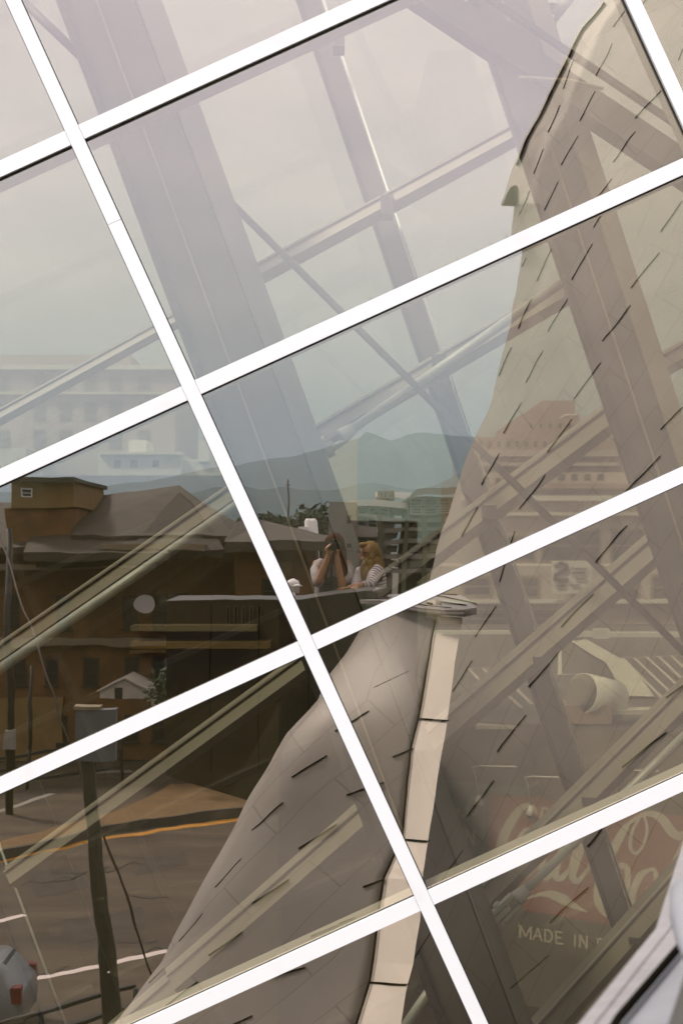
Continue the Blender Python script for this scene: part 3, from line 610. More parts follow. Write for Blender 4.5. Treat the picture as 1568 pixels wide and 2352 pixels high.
# the parked car, only its tail in the picture
def car():
    o = thing('parked_car', 'silver grey car with a rounded tail and red lamp at the lower left', 'car', Rg(-40, 2380))
    p = Rg(72, 2360); x1, y, L, Wd = p.x, p.y, 4.3, 1.75
    prof = [(0, .30), (.03, .62), (.02, .92), (-.12, 1.05), (-.30, 1.36), (-.55, 1.52), (-1.6, 1.56), (-2.4, 1.46), (-3.0, 1.08), (-4.1, .92), (-4.28, .7), (-4.3, .3)]
    bm = B_(); rows = []
    for s, ins in ((-1, .10), (-.86, 0), (.86, 0), (1, .10)):
        rows.append([bm.verts.new((x1 + (px * (1 - ins * .4) - ins), y + s * Wd / 2 * (1 - (.16 if pz > 1.1 else 0)), pz - (ins * .5 if pz > .6 else -ins * .3))) for px, pz in prof])
    for a, b2 in zip(rows[:-1], rows[1:]):
        for i in range(len(prof) - 1): bm.faces.new((a[i], a[i + 1], b2[i + 1], b2[i]))
    bm.faces.new(rows[0]); bm.faces.new(rows[-1][::-1])
    bm.faces.new([r[0] for r in rows] + [r[-1] for r in rows[::-1]])
    body = build('body', bm, 'car_paint', o, True)
    mod = body.modifiers.new('bevel', 'BEVEL'); mod.width = .06; mod.segments = 3
    bm = B_(); hull(bm, [(x1 - .28, y - .66, 1.10), (x1 - .28, y + .66, 1.10), (x1 - .50, y + .58, 1.46), (x1 - .50, y - .58, 1.46)], [(x1 - .19, y - .66, 1.10), (x1 - .19, y + .66, 1.10), (x1 - .41, y + .58, 1.46), (x1 - .41, y - .58, 1.46)]); build('rear_window', bm, 'win', o)
    bm = B_(); s = y + .80; box(bm, (x1 - 2.3, s - .1, 1.06), (x1 - .75, s - .02, 1.42)); build('side_window', bm, 'win', o)
    for s in (-1, 1):
        bm = B_(); box(bm, (x1 - .20, y + s * .80 - .10, .78), (x1 + .02, y + s * .80 + .10, 1.08)); build('tail_lamp', bm, 'red_lamp', o)
    for wx in (-.75, -3.45):
        for s in (-1, 1):
            bm = B_(); c = Vector((x1 + wx, y + s * .8, .31)); tube(bm, [c - Vector((0, .1, 0)), c + Vector((0, .1, 0))], .31, 20); w = build('wheel', bm, 'tyre', o)
            bm = B_(); tube(bm, [c + Vector((0, s * .09, 0)), c + Vector((0, s * .115, 0))], .2, 16); build('rim', bm, 'fitting', w)
car()

# ------------------------------------------------------------------ the museum's shingled walls, terrace box and cap (mirrored side)
def grid_surface(rows, name, m, parent, th, uvs=1.0):
    bm = B_(); uvl = bm.loops.layers.uv.verify(); vs = [[bm.verts.new(p) for p in r] for r in rows]
    dv = [0.0]
    for a, b2 in zip(rows[:-1], rows[1:]): dv.append(dv[-1] + (b2[-1] - a[-1]).length)
    for i in range(len(rows) - 1):
        for j in range(len(rows[0]) - 1):
            f = bm.faces.new((vs[i][j], vs[i][j + 1], vs[i + 1][j + 1], vs[i + 1][j])); f.smooth = True
            for lp, (a, b2) in zip(f.loops, ((i, j), (i, j + 1), (i + 1, j + 1), (i + 1, j))): lp[uvl].uv = ((rows[a][b2] - rows[a][0]).length * uvs, dv[a] * uvs)
    tree_ = BVHTree.FromBMesh(bm)
    o = build(name, bm, m, parent, True); mod = o.modifiers.new('thick', 'SOLIDIFY'); mod.thickness = th; mod.offset = 0
    return o, tree_
EYE2 = Vector((0, 2 * D, ZC))                                       # where the lens sits in the mirrored space
def on_surface(tree_, u, v):
    d = (RR(u, v, 10) - EYE2).normalized(); hit = tree_.ray_cast(EYE2, d); return hit[0], hit[1], d
def gaps(tree_, segs, parent, w):
    bm = B_()
    for (u0, v0, u1, v1) in segs:
        h = [on_surface(tree_, u0 + (u1 - u0) * t_, v0 + (v1 - v0) * t_) for t_ in (0, .25, .5, .75, 1)]
        if any(x[0] is None for x in h): continue
        P = [x[0] - x[2] * .032 for x in h]; dist = (P[0] - EYE2).length
        nrm = h[2][2]; r = w / F * dist
        ring = []
        for k, p in enumerate(P):
            d = (P[min(k + 1, 4)] - P[max(k - 1, 0)]).normalized(); s = d.cross(nrm).normalized() * r * (.5 if k in (0,) else .85 if k == 4 else .72)
            ring.append([p + s - nrm * .003, p - s - nrm * .003, p - s + nrm * .04, p + s + nrm * .04])
        for a, b2 in zip(ring[:-1], ring[1:]): hull(bm, a, b2)
    return build('shingle_gap', bm, 'slit', parent)
def cr(off, l): return [tuple(off[k % 2] + c / 2 for k, c in enumerate(q)) for q in l]
bw = thing('shingled_wall', 'tall leaning museum wall of pale zinc shingles with dark slanting gaps', 'building', RR(1300, 2000, 15))
left = [(1440, -90), (1384, 0), (1334, 65), (1306, 120), (1271.5, 185), (1236.5, 270), (1209, 315), (1182.5, 380), (1163, 446), (1152.4, 472.2), (1185, 472.5), (1178, 535), (1176, 551), (1200, 578), (1194.8, 627), (1174, 740), (1159, 800), (1129, 919), (1089, 1014), (1064, 1084), (1034, 1174), (1004, 1264), (989, 1339), (985, 1420), (965, 1560), (940, 1760), (900, 2000), (840, 2450)]
def planeY(u, v, a, b, c):            # plane through three (u, v, Y) sights
    A, B2, C2 = (T(*q) for q in (a, b, c)); n = (B2 - A).cross(C2 - A); d = T(u, v, 1) - Vector((0, 0, ZC)); o = Vector((0, 0, ZC))
    return n.dot(A - o) / n.dot(d)
BPL = ((1190, 470, 17.2), (2050, 500, 13.2), (950, 2200, 14.4))
rows = []
for (u, v) in left:
    ur, vr = 2050, -160 + (v + 90) * (2680 / 2540); r = []
    for k in range(13):
        s = k / 12; uu, vv = u + (ur - u) * s, v + (vr - v) * s; r.append(RR(uu, vv, planeY(uu, vv, *BPL)))
    rows.append(r)
bo, bt = grid_surface(rows, 'shingle_cladding', 'shingle', bw, .04)
segB = cr((784, 0), [(1310, 40, 1250, 125), (1238, 202, 1172, 348), (1066, 272, 1017, 407), (1003, 482, 957, 607), (1165, 418, 1097, 555), (1475, 407, 1350, 545), (1350, 608, 1243, 743), (1085, 627, 1014, 758), (935, 684, 888, 800), (997, 833, 930, 967), (1234, 817, 1155, 930), (867, 878, 818, 990), (845, 1178, 828, 1223), (957, 1145, 892, 1287), (1190, 985, 1160, 1040), (1150, 1125, 1057, 1280), (1566, 925, 1468, 1060), (1459, 1158, 1329, 1327), (867, 1368, 808, 1505), (1038, 1368, 948, 1517), (1325, 1405, 1203, 1565), (1565, 220, 1543, 275), (1400, -20, 1370, 30)])
segB += cr((784, 784), [(776, 28, 722, 155), (926, 42, 842, 187), (1190, 102, 1067, 263), (695, 252, 648, 372), (822, 280, 740, 420), (1056, 353, 945, 512), (1570, 300, 1463, 408), (720, 518, 643, 657), (930, 613, 817, 768), (1460, 523, 1298, 690), (622, 757, 550, 897), (795, 878, 727, 1103), (1316, 848, 1167, 1016), (710, 1213, 617, 1360), (1156, 1155, 1010, 1315), (600, 1468, 510, 1608), (998, 1432, 860, 1590)])
segB += cr((784, 1568), [(848, 150, 717, 313), (700, 455, 580, 615), (558, 767, 457, 928), (410, 1155, 335, 1268), (1490, 230, 1295, 393), (1290, 530, 1130, 760), (1130, 948, 957, 1112), (945, 1262, 780, 1420), (1640, -30, 1490, 75)])
gaps(bt, segB, bw, 2.0)
bm = B_()
P = [on_surface(bt, u + 3, v) for u, v in [(1384, 2), (1334, 67), (1306, 122), (1271.5, 187), (1236.5, 272), (1209, 318), (1184, 378)]]
tube(bm, [x[0] - x[2] * .05 for x in P if x[0]], .014, 6); build('edge_gap', bm, 'slit', bw)
bm = B_(); q = [on_surface(bt, u, v) for u, v in ((1187.0, 426), (1188.5, 438), (1186, 471), (1155, 471), (1165, 447), (1174.5, 433))]
qs = [x[0] - x[2] * .06 for x in q if x[0]]
if len(qs) > 3: slab(bm, qs, q[0][2] * .05); build('dark_opening', bm, 'slit', bw)
else: bm.free()

av = thing('shingled_prow', 'low curving shingled volume with a cream corner trim and flat pale cap below the terrace', 'building', RR(800, 2200, 10.5))
Al = [(866, 1380), (858, 1396), (832, 1451), (800, 1502), (760, 1555), (735, 1615), (667, 1688), (620, 1768), (575, 1838), (530, 1928), (480, 2018), (425, 2118), (380, 2213), (320, 2293), (275, 2352), (205, 2450)]
Ar = [(1014, 1396), (1006, 1412), (996, 1474), (990, 1520), (981.5, 1560), (974, 1605), (965, 1652), (945, 1724), (934, 1836), (928, 1930), (888, 2022), (876, 2100), (867, 2145), (850, 2260), (822, 2350), (800, 2450)]
def interp(poly, v):
    for (u0, v0), (u1, v1) in zip(poly[:-1], poly[1:]):
        if v0 <= v <= v1: return u0 + (u1 - u0) * (v - v0) / (v1 - v0)
    return poly[0][0] if v < poly[0][1] else poly[-1][0]
rL = [(1006, 1414), (993.8, 1474), (980.6, 1557), (963.9, 1651), (944, 1723), (926.5, 1928), (886.5, 2020), (866.5, 2143), (849, 2258), (821.5, 2348), (795, 2450)]
rRt = [(1063, 1414), (1044, 1521), (1027.5, 1657), (1004, 1803), (984, 1930), (971.5, 1998), (964, 2113), (949, 2213), (936.5, 2260), (921.5, 2352), (900, 2450)]
rL = [(1005, 1413), (994, 1474), (980.6, 1557), (964, 1651), (944, 1723), (935, 1830), (926.5, 1928), (906, 2015), (886, 2110), (867, 2160), (849, 2258), (821.5, 2348), (795, 2450)] if 0 else rL
def safeY(u, v, Y):                   # keep it below the lens's own direct view, as on the real terrace
    k = min(850 / max(1, u - U0), 1150 / max(1, v - V0)); return max(Y, 2 * D * k / (1 + k)) if k > 1 else Y
def AY(v): return 10.5 - 1.3 * (v - 1412) / 940
def ASL(v): q = max(0, min(1, (1670 - v) / 290)); return .0016 + .0062 * q * q * (3 - 2 * q)
rows = []
for (u, v) in Al:
    ur = interp(rL, v) + 3; r = []
    for k in range(17):
        s = k / 16; e = 1 - (1 - s) ** 2.2; uu = u + (ur - u) * s; r.append(RR(uu, v, AY(v) + ASL(v) * (ur - uu) + .14 * (1 - min(1, s * 4)) ** 2))
    rows.append(r)
ao, at = grid_surface(rows, 'shingle_cladding', 'shingle', av, .04)
segA = [tuple((752.6 if k % 2 == 0 else 1317.1) + c * .24 for k, c in enumerate(q)) for q in [(800, 933, 448, 1107), (1005, 655, 838, 730), (565, 440, 340, 620), (270, 810, 30, 1007), (397, 1315, 220, 1433), (105, 1507, 80, 1522)]]
segA += cr((784, 1568), [(330, 302, 237, 343), (197, 460, 25, 523), (205, 908, 103, 945), (65, 1085, -10, 1114)])
segA += cr((0, 1568), [(1505, 332, 1345, 437), (1470, 100, 1365, 200), (1305, 558, 1160, 683), (1305, 315, 1228, 425), (1550, 655, 1375, 765), (1110, 812, 988, 945), (1330, 907, 1160, 1017), (1106, 622, 1072, 685), (935, 1065, 827, 1195), (1112, 1150, 960, 1258), (1555, 1120, 1430, 1172), (910, 1380, 765, 1487), (765, 1315, 690, 1392), (1400, 1312, 1240, 1360), (1155, 1532, 1055, 1580)])
gaps(at, segA, av, 2.0)
# cream corner trim in folded sheet lengths
cuts = [1414, 1651, 1930, 2258, 2452]
for a, b2 in zip(cuts[:-1], cuts[1:]):
    vs_ = sorted({a + 1.6, b2 - 1.6} | {v for _, v in rL + rRt if a + 8 < v < b2 - 8})
    bm = B_()
    for v0, v1 in zip(vs_[:-1], vs_[1:]):
        g = lambda v, Y: [RR(interp(rL, v), v, AY(v) - .01), RR((interp(rL, v) + interp(rRt, v)) / 2, v + 2, AY(v) - .18), RR(interp(rRt, v), v + 4, AY(v) - .35)]
        h0, h1 = g(v0, 9.92), g(v1, 9.92)
        f0 = [p for p in h0] + [p - Vector((0, .10, 0)) for p in h0[::-1]]; f1 = [p for p in h1] + [p - Vector((0, .10, 0)) for p in h1[::-1]]
        hull(bm, f0, f1)
    bmesh.ops.remove_doubles(bm, verts=bm.verts[:], dist=.0005)
    build('corner_trim', bm, 'cream', av)
bm = B_()
for v in cuts[1:-1]: y_ = AY(v); beam(bm, RR(interp(rL, v), v, y_ - .0), RR(interp(rRt, v), v + 4, y_ - .34), .007, .03)
build('trim_joint', bm, 'slit', av)
bm = B_(); tube(bm, [RR(interp(rL, v) - 2.5, v, AY(v) - .03) for v in range(1416, 2450, 14)], .006, 6); build('trim_joint', bm, 'slit', av)
# flat cap: runs from the terrace parapet to the prow (its near end is also seen directly, bottom right)
zc = ZC - .45
cap_pts = [(.262, 1.336, -.452), (.41, 1.63, -.438), (.60, 2.25, -.452), (.70, 2.62, -.456), (.80, 2.93, -.452), (.905, 3.17, -.4485), (1.02, 2.9, -.445), (1.10, 1.2, -.43), (1.08, .35, -.44), (.62, .35, -.44), (.50, .6, -.43), (.30, 1.0, -.44)]
bm = B_(); top = [Vector((x, y, ZC + z)) for x, y, z in cap_pts]; slab(bm, top, (0, 0, -.05)); cap = build('flat_cap', bm, 'pale_cap', av)
edge = [(.215, 1.30, -.452), (.2295, 1.336, -.452), (.372, 1.63, -.438), (.56, 2.25, -.455), (.665, 2.62, -.460), (.79, 2.97, -.458), (.905, 3.19, -.452)]
bm = B_()
for k in range(3):
    tube(bm, [Vector((x + .012 * k * (1 if i < 6 else .4), y - .002 * k, ZC + z - .004 + .003 * (k % 2))) for i, (x, y, z) in enumerate(edge)], .0035, 8)
build('ribbed_edge', bm, 'pale_lip', av)
bm = B_(); E = [Vector((x, y, ZC + z)) for x, y, z in edge]
for p, q in zip(E[:-1], E[1:]): slab(bm, [p, q, q + Vector((.05, -.01, 0)), p + Vector((.05, -.01, 0))], (0, 0, -.03))
build('cap_lip', bm, 'pale_lip', av)
bm = B_(); tube(bm, [Vector((x + .037 + (.012 if i > 1 else 0), y - .006, ZC + z + .010)) for i, (x, y, z) in enumerate(edge[:-1])], .0042, 8); build('cap_joint', bm, 'slit', av)
bm = B_()
for pts in ([(.55, .9, -.433), (.72, 1.7, -.436), (.80, 2.2, -.436), (.95, 2.9, -.432)], [(.62, .2, -.43), (.9, 1.4, -.425), (1.05, 2.6, -.43)], [(.42, 1.2, -.433), (.62, 1.9, -.440), (.74, 2.5, -.440)], [(.62, .45, -.434), (.85, .5, -.432), (1.06, .9, -.428)]):
    tube(bm, [Vector((x, y, ZC + z)) for x, y, z in pts], .006, 6)
build('cap_joint', bm, 'slit', av)

# terrace box in dark bronze
tb = thing('terrace', 'dark bronze clad terrace box with a solid parapet in front of the two women', 'terrace', (0, -1, 8.4))
ptop = lambda x: ZC + (-.462 + (.008 if x > -.27 else 0) + (.085 * max(0, (x + .27) / .62) if x > -.27 else .006 * (x + 1.39)))
Yf = 11.90
front = [(-1.387, 1.16), (-.60, 1.16), (-.27, 1.15), (.00, 1.13), (.265, 1.12), (.345, 1.34)]
bk_ = [(-1.387, .16), (-.60, .16), (-.27, .16), (.00, .16), (.30, .20), (.46, .9)]
bm = B_()
for (f0, f1, b0, b1) in zip(front[:-1], front[1:], bk_[:-1], bk_[1:]):
    lo_ = lambda p: 8.06 - .25 * min(1, (p[0] + 1.387) / .787)
    hull(bm, [(*f0, lo_(f0)), (*f1, lo_(f1)), (*b1, lo_(b1)), (*b0, lo_(b0))], [(*f0, ptop(f0[0]) - .012), (*f1, ptop(f1[0]) - .012), (*b1, ptop(b1[0]) - .012), (*b0, ptop(b0[0]) - .012)])
bmesh.ops.remove_doubles(bm, verts=bm.verts[:], dist=.0005)
build('parapet', bm, 'bronze', tb)
bm = B_()
for (f0, f1, b0, b1) in zip(front[:-1], front[1:], bk_[:-1], bk_[1:]):
    z = lambda p: ptop(p[0])
    hull(bm, [(f0[0], f0[1] + .008, z(f0) - .0118), (f1[0], f1[1] + .008, z(f1) - .0118), (*b1, z(b1) - .0118), (*b0, z(b0) - .0118)], [(f0[0], f0[1] + .008, z(f0)), (f1[0], f1[1] + .008, z(f1)), (*b1, z(b1)), (*b0, z(b0))])
build('coping', bm, 'bronze_edge', tb)
bm = B_(); e0, e1 = Vector((.330, 1.30, ptop(.33) - .006)), Vector((.372, 1.50, ptop(.348) + .008)); tube(bm, [e0, e0.lerp(e1, .25), e0.lerp(e1, .6), e0.lerp(e1, .9), e1], [.010, .016, .020, .018, .010], 14); build('coping_end', bm, 'pale_cap', tb)
bm = B_(); box(bm, (-1.387, -3.0, 8.06), (.62, .158, 8.4)); build('floor', bm, 'bronze', tb)
for x in (-1.02, -.62, -.2):
    bm = B_(); box(bm, (x - .004, 1.158, 8.1), (x + .004, 1.168, 9.5)); build('panel_joint', bm, 'slit', tb)

# ------------------------------------------------------------------ the town seen through the glass
# mural building: its wall turned so that the right end comes nearer, its flat roof a parking deck
KM = -.55
def wallY(u): k = (u - U0) / F; return 33.2 / (1 - KM * k)           # distance of the mural wall along a sight line
MN = Vector((-.55, -1, 0)).normalized()                               # the wall faces the lens
def MW(u, v, d=.0): return T(u, v, wallY(u)) + MN * d
mb = thing('mural_building', 'low grey brick building with a faded red cola mural and rooftop parking', 'building', MW(1300, 2350) * 1.0)
zt = MW(1300, 1672).z
bm = B_(); a, b2 = MW(975, 1700), MW(2300, 1700); bk0 = Vector((a.x + 3, a.y + 45, 0)); bk1 = Vector((b2.x + 12, b2.y + 45, 0))
slab(bm, [Vector((p.x, p.y, 0)) for p in (a, b2, bk1, bk0)], (0, 0, zt)); build('wall', bm, 'mural_wall', mb)
bm = B_(); slab(bm, [Vector((p.x, p.y, zt + .004)) for p in (a, b2, bk1, bk0)], (0, 0, .02)); build('roof', bm, 'deck', mb)
def paint(pts, m, d, name='painted_patch'):
    bm = B_(); P = [MW(u, v, d) for u, v in pts]; slab(bm, P, -MN * .003); return build(name, bm, m, mb)
def z1(l): return [(1003.5 + x * .36, 1724.8 + y * .36) for x, y in l]
paint(z1([(-260, 190), (312, 268), (305, 760), (300, 1000), (-260, 900)]), 'mural_green', .006)
paint(z1([(20, 178), (545, 232), (540, 290), (20, 230)]), 'mural_green', .010)
paint(z1([(318, 272), (540, 292), (1000, 345), (1600, 420), (2300, 520), (2300, 1330), (1100, 1108), (510, 1010), (500, 800), (318, 770)]), 'mural_red', .006)
def brush(pts, w, m='mural_cream', d=.013, caps=True):
    """a painted stroke: flat ribbon of varying width along smoothed picture points"""
    P = [Vector((x, y)) for x, y in pts]; W = w if isinstance(w, (list, tuple)) else [w] * len(P); Q = []; V = []
    for i in range(len(P) - 1):
        p0, p1, p2, p3 = P[max(i - 1, 0)], P[i], P[i + 1], P[min(i + 2, len(P) - 1)]
        for k in range(6):
            t_ = k / 6; Q.append(.5 * ((2 * p1) + (p2 - p0) * t_ + (2 * p0 - 5 * p1 + 4 * p2 - p3) * t_ ** 2 + (3 * p1 - p0 - 3 * p2 + p3) * t_ ** 3)); V.append(W[i] + (W[i + 1] - W[i]) * t_)
    Q.append(P[-1]); V.append(W[-1]); bm = B_(); prev = None
    for i, p in enumerate(Q):
        dd = (Q[min(i + 1, len(Q) - 1)] - Q[max(i - 1, 0)]).normalized(); n = Vector((-dd.y, dd.x)) * V[i] / 2
        l, r = p + n, p - n; cur = [bm.verts.new(MW(*z1([tuple(q)])[0], d)) for q in (l, r)]
        if prev: bm.faces.new((prev[0], cur[0], cur[1], prev[1]))
        prev = cur
    return bm
def strokes(lst, name, m='mural_cream', d0=.012):
    all_ = B_()
    for k, (pts, w) in enumerate(lst):
        bm = brush(pts, w, m, d0 + .0015 * (k % 5)); me = bpy.data.meshes.new('tmp'); bm.to_mesh(me); bm.free(); all_.from_mesh(me); bpy.data.meshes.remove(me)
    return build(name, all_, m, mb, False, True)
strokes([([(602, 448), (618, 405), (612, 362), (580, 345), (530, 372), (470, 455), (420, 560), (400, 660), (412, 760), (470, 820), (560, 800), (640, 720)], [34, 40, 34, 30, 46, 62, 66, 62, 54, 46, 36, 26]),
         ([(605, 520), (570, 505), (530, 560), (500, 650), (505, 740), (550, 770), (600, 720), (628, 620), (622, 540), (596, 510)], [26, 34, 44, 46, 42, 34, 34, 36, 32, 24]),
         ([(700, 620), (672, 700), (668, 780), (700, 810), (745, 760)], [36, 44, 44, 36, 22]),
         ([(812, 590), (772, 700), (756, 790), (790, 815), (850, 745)], [38, 48, 48, 38, 24]), ([(810, 600), (770, 570), (720, 620)], [20, 30, 34]),
         ([(930, 590), (885, 720), (865, 800), (895, 830), (950, 770), (985, 700)], [40, 48, 46, 36, 24, 14]), ([(845, 745), (880, 620)], [16, 24]),
         ([(1212, 470), (1160, 560), (1090, 700), (1035, 850), (1030, 960), (1085, 1040), (1180, 1060)], [40, 56, 62, 62, 58, 46, 22]),
         ([(1212, 470), (1290, 415), (1370, 400), (1440, 440), (1500, 520), (1560, 540), (1640, 480)], [22, 26, 40, 58, 60, 50, 26]),
         ([(1320, 415), (1340, 500), (1310, 610), (1265, 652), (1232, 610), (1245, 510), (1290, 430)], [16, 20, 22, 24, 24, 22, 18]),
         ([(1120, 800), (1165, 735), (1210, 750), (1215, 840), (1180, 960)], [28, 36, 40, 36, 20]),
         ([(1345, 760), (1290, 800), (1250, 900), (1235, 1000), (1270, 1070), (1340, 1060)], [26, 44, 50, 50, 42, 30]),
         ([(1345, 760), (1385, 760), (1395, 830), (1370, 880), (1330, 880)], [24, 28, 30, 26, 16]),
         ([(1620, 480), (1560, 620), (1480, 800), (1440, 900), (1450, 990)], [40, 46, 50, 46, 30]),
         ([(1700, 760), (1640, 860), (1620, 980), (1680, 1000), (1760, 880), (1740, 1010), (1800, 1030)], [30, 46, 48, 40, 34, 44, 22])], 'script_lettering')
strokes([([(520, 962), (590, 935), (660, 915), (730, 915), (800, 945), (860, 980), (960, 1030)], [6, 14, 26, 50, 70, 44, 4])], 'ribbon_swash', 'mural_cream', .016)
# serif capitals and the welcome lines, drawn stroke by stroke
GL = {'M': ['0,1 0,0', '0,0 .5,.85', '.5,.85 1,0', '1,0 1,1'], 'A': ['.0,1 .5,0', '.5,0 1,1', '.2,.65 .8,.65'], 'D': ['.1,0 .1,1', '.1,.02 .6,.05 .92,.5 .6,.95 .1,.98'], 'E': ['.1,0 .1,1', '.1,.02 .9,.02', '.1,.5 .7,.5', '.1,.98 .9,.98'],
      'I': ['.5,0 .5,1'], 'N': ['.1,1 .1,0', '.1,0 .9,1', '.9,1 .9,0'], 'R': ['.1,0 .1,1', '.1,.02 .65,.04 .85,.26 .65,.48 .1,.5', '.5,.5 .95,1'], 'O': ['.5,0 .1,.25 .05,.5 .1,.75 .5,1 .9,.75 .95,.5 .9,.25 .5,0'],
      'K': ['.1,0 .1,1', '.9,0 .1,.55', '.35,.4 .95,1'], 'W': ['0,0 .25,1', '.25,1 .5,.2', '.5,.2 .75,1', '.75,1 1,0'], 'T': ['.5,0 .5,1', '0,.02 1,.02'], 'C': ['.92,.22 .7,.02 .35,.05 .08,.5 .35,.95 .7,.98 .92,.78'],
      'e': ['.1,.68 .88,.66 .8,.45 .5,.36 .15,.5 .1,.75 .3,.98 .85,.9'], 'l': ['.5,-.05 .5,1'], 'c': ['.85,.5 .5,.36 .15,.55 .15,.82 .5,1 .85,.88'], 'o': ['.5,.36 .12,.55 .12,.82 .5,1 .88,.82 .88,.55 .5,.36'], 'm': ['.0,.38 .0,1', '0,.5 .25,.38 .48,.5 .48,1', '.48,.5 .75,.38 1,.5 1,1'],
      't': ['.45,.1 .45,.9 .8,.96', '.1,.38 .85,.38'], 'r': ['.2,.38 .2,1', '.2,.55 .5,.38 .85,.42'], 'i': ['.5,.38 .5,1', '.5,.12 .5,.2'], 'n': ['.1,.38 .1,1', '.1,.52 .5,.37 .85,.5 .85,1'], 'k': ['.15,0 .15,1', '.85,.38 .15,.72', '.4,.6 .9,1'], 'S': ['.9,.2 .6,0 .2,.06 .1,.28 .5,.48 .9,.7 .75,.95 .4,1 .08,.82'], 'H': ['.1,0 .1,1', '.9,0 .9,1', '.1,.5 .9,.5'], 'Q': ['.5,0 .1,.25 .05,.5 .1,.75 .5,1 .9,.75 .95,.5 .9,.25 .5,0', '.6,.7 1,1.08'], 'U': ['.1,0 .1,.75 .5,1 .9,.75 .9,0']}
def word(txt, x, y, w, h, gap, dx, dy, st, serif=True, slant=0.0):
    out_ = []
    for ch in txt:
        if ch == ' ': x += w * .80; y += dy * w * .80; continue
        cw = w * (.42 if ch in 'Ilit' else .8 if ch in 'rc' else 1.25 if ch in 'MWm' else 1)
        for g in GL[ch]:
            pts = [tuple(map(float, q.split(','))) for q in g.split()]
            f = lambda p: (x + p[0] * cw + slant * (1 - p[1]) * h, y + p[0] * cw * dy + p[1] * h)
            out_.append(([f(p) for p in pts], st))
            if serif and len(pts) == 2 and ch.isupper():
                for p in pts:
                    if p[1] in (0, 1) and abs(pts[0][0] - pts[1][0]) < .9 and not (ch in 'EDR' and abs(pts[0][1] - pts[1][1]) < .1): out_.append(([f((p[0] - .16, p[1])), f((p[0] + .16, p[1]))], st * .55))
        x += cw + gap; y += (cw + gap) * dy
    return out_
strokes(word('MADE IN ROANOKE', 530, 1112, 55, 76, 15, 1, .165, 13), 'lettering')
strokes(word('ne to'[0:0] + 'Welcome to', -190, 316, 42, 56, 9, 1, .09, 10, False), 'lettering')
strokes(word('DOWNTOWN', -330, 448, 58, 92, 11, 1, .10, 13), 'lettering')
strokes(word('Drink', 655, 362, 58, 62, 10, 1, .13, 14, True, .18), 'lettering')
# parking deck: parapets, bay lines, curved kerb, canister
def Dk(u, v, dz=0.0): return T(u, v, (ZC - zt - .03 - dz) * F / (v - V0))
def deckline(pts, w, m, z=.035, name='road_marking'):
    bm = B_(); P = [Dk(*p) for p in pts]
    for p, q in zip(P[:-1], P[1:]):
        d = (q - p).normalized(); s = Vector((-d.y, d.x, 0)) * w / 2
        slab(bm, [Vector((c.x, c.y, zt + z)) for c in (p + s, q + s, q - s, p - s)], (0, 0, -.006))
    return build(name, bm, m, mb)
z3 = lambda x, y: (1034.9 + x * .34, 1348.5 + y * .34)
for a, b2 in (((120, 550), (245, 685)), ((215, 545), (300, 640)), ((305, 545), (345, 590)), ((390, 735), (475, 815)), ((440, 685), (545, 790)), ((1160, 480), (1420, 745)), ((1240, 480), (1490, 720)), ((1325, 475), (1530, 665)), ((1405, 470), (1600, 660)), ((1490, 465), (1620, 590)), ((120, 550), (420, 540)), ((1160, 480), (1540, 462)), ((670, 725), (740, 790)), ((740, 790), (890, 790))):
    deckline([z3(*a), z3(*b2)], .10, 'white_line')
deckline([z3(*p) for p in ((790, 372), (850, 362), (960, 430), (1050, 485), (1120, 520), (1170, 590), (1230, 690), (1270, 755))], .75, 'concrete_pale', .10, 'curved_kerb')
deckline([z3(*p) for p in ((735, 385), (735, 600), (850, 592))], .12, 'concrete_pale', .06, 'curved_kerb')
bm = B_()
for x0, y0, x1, y1, Y in ((-110, 296, 440, 452, 62), (490, 272, 590, 440, 60), (590, 300, 700, 400, 60), (850, 300, 970, 410, 60), (970, 282, 1070, 408, 59), (1070, 305, 1640, 392, 60)):
    px_block(bm, T, *z3(x0, y0), *z3(x1, y1), Y, .5)
build('parapet', bm, 'white_stucco', mb)
bm = B_(); px_block(bm, T, *z3(760, 800), *z3(1085, 925), 30.5, 1.2); build('brick_kerb_wall', bm, 'brick_pink', mb)
bm = B_(); px_block(bm, T, *z3(1060, 830), *z3(1540, 862), 30.8, .6); px_block(bm, T, *z3(170, 935), *z3(520, 960), 31, .5); build('low_wall', bm, 'concrete_pale', mb)
bm = B_(); c = T(*z3(995, 745), 31.0); tube(bm, [c + Vector((-.42, -.3, .12)), c + Vector((.38, .3, -.1))], [.45, .45], 24); can = build('roof_canister', bm, 'whitewash'); tag(can, 'white drum shaped fan canister lying tilted on the parking roof', 'canister')
bm = B_(); tube(bm, [c + Vector((-.55, -.4, .16)), c + Vector((-.42, -.3, .12))], [.3, .44], 20); build('hood', bm, 'concrete', can)
bm = B_(); box(bm, (c.x - .35, c.y - .2, zt + .026), (c.x + .25, c.y + .25, c.z - .35)); build('stand', bm, 'concrete', can)
for u, v in ((1120, 1766), (1240, 1790), (1440, 1775)):                # gooseneck lamps over the mural
    bm = B_(); p = MW(u - 20, v + 60, .05); q = MW(u - 30, v - 6, .05); tube(bm, [p, p.lerp(q, .8), q + MN * .1, MW(u, v - 14, .5), MW(u + 100, v - 18, .9)], .016, 8); tube(bm, [p, p - Vector((0, 0, .2))], [.04, .13], 12)
    build('wall_lamp', bm, 'whitewash', mb)

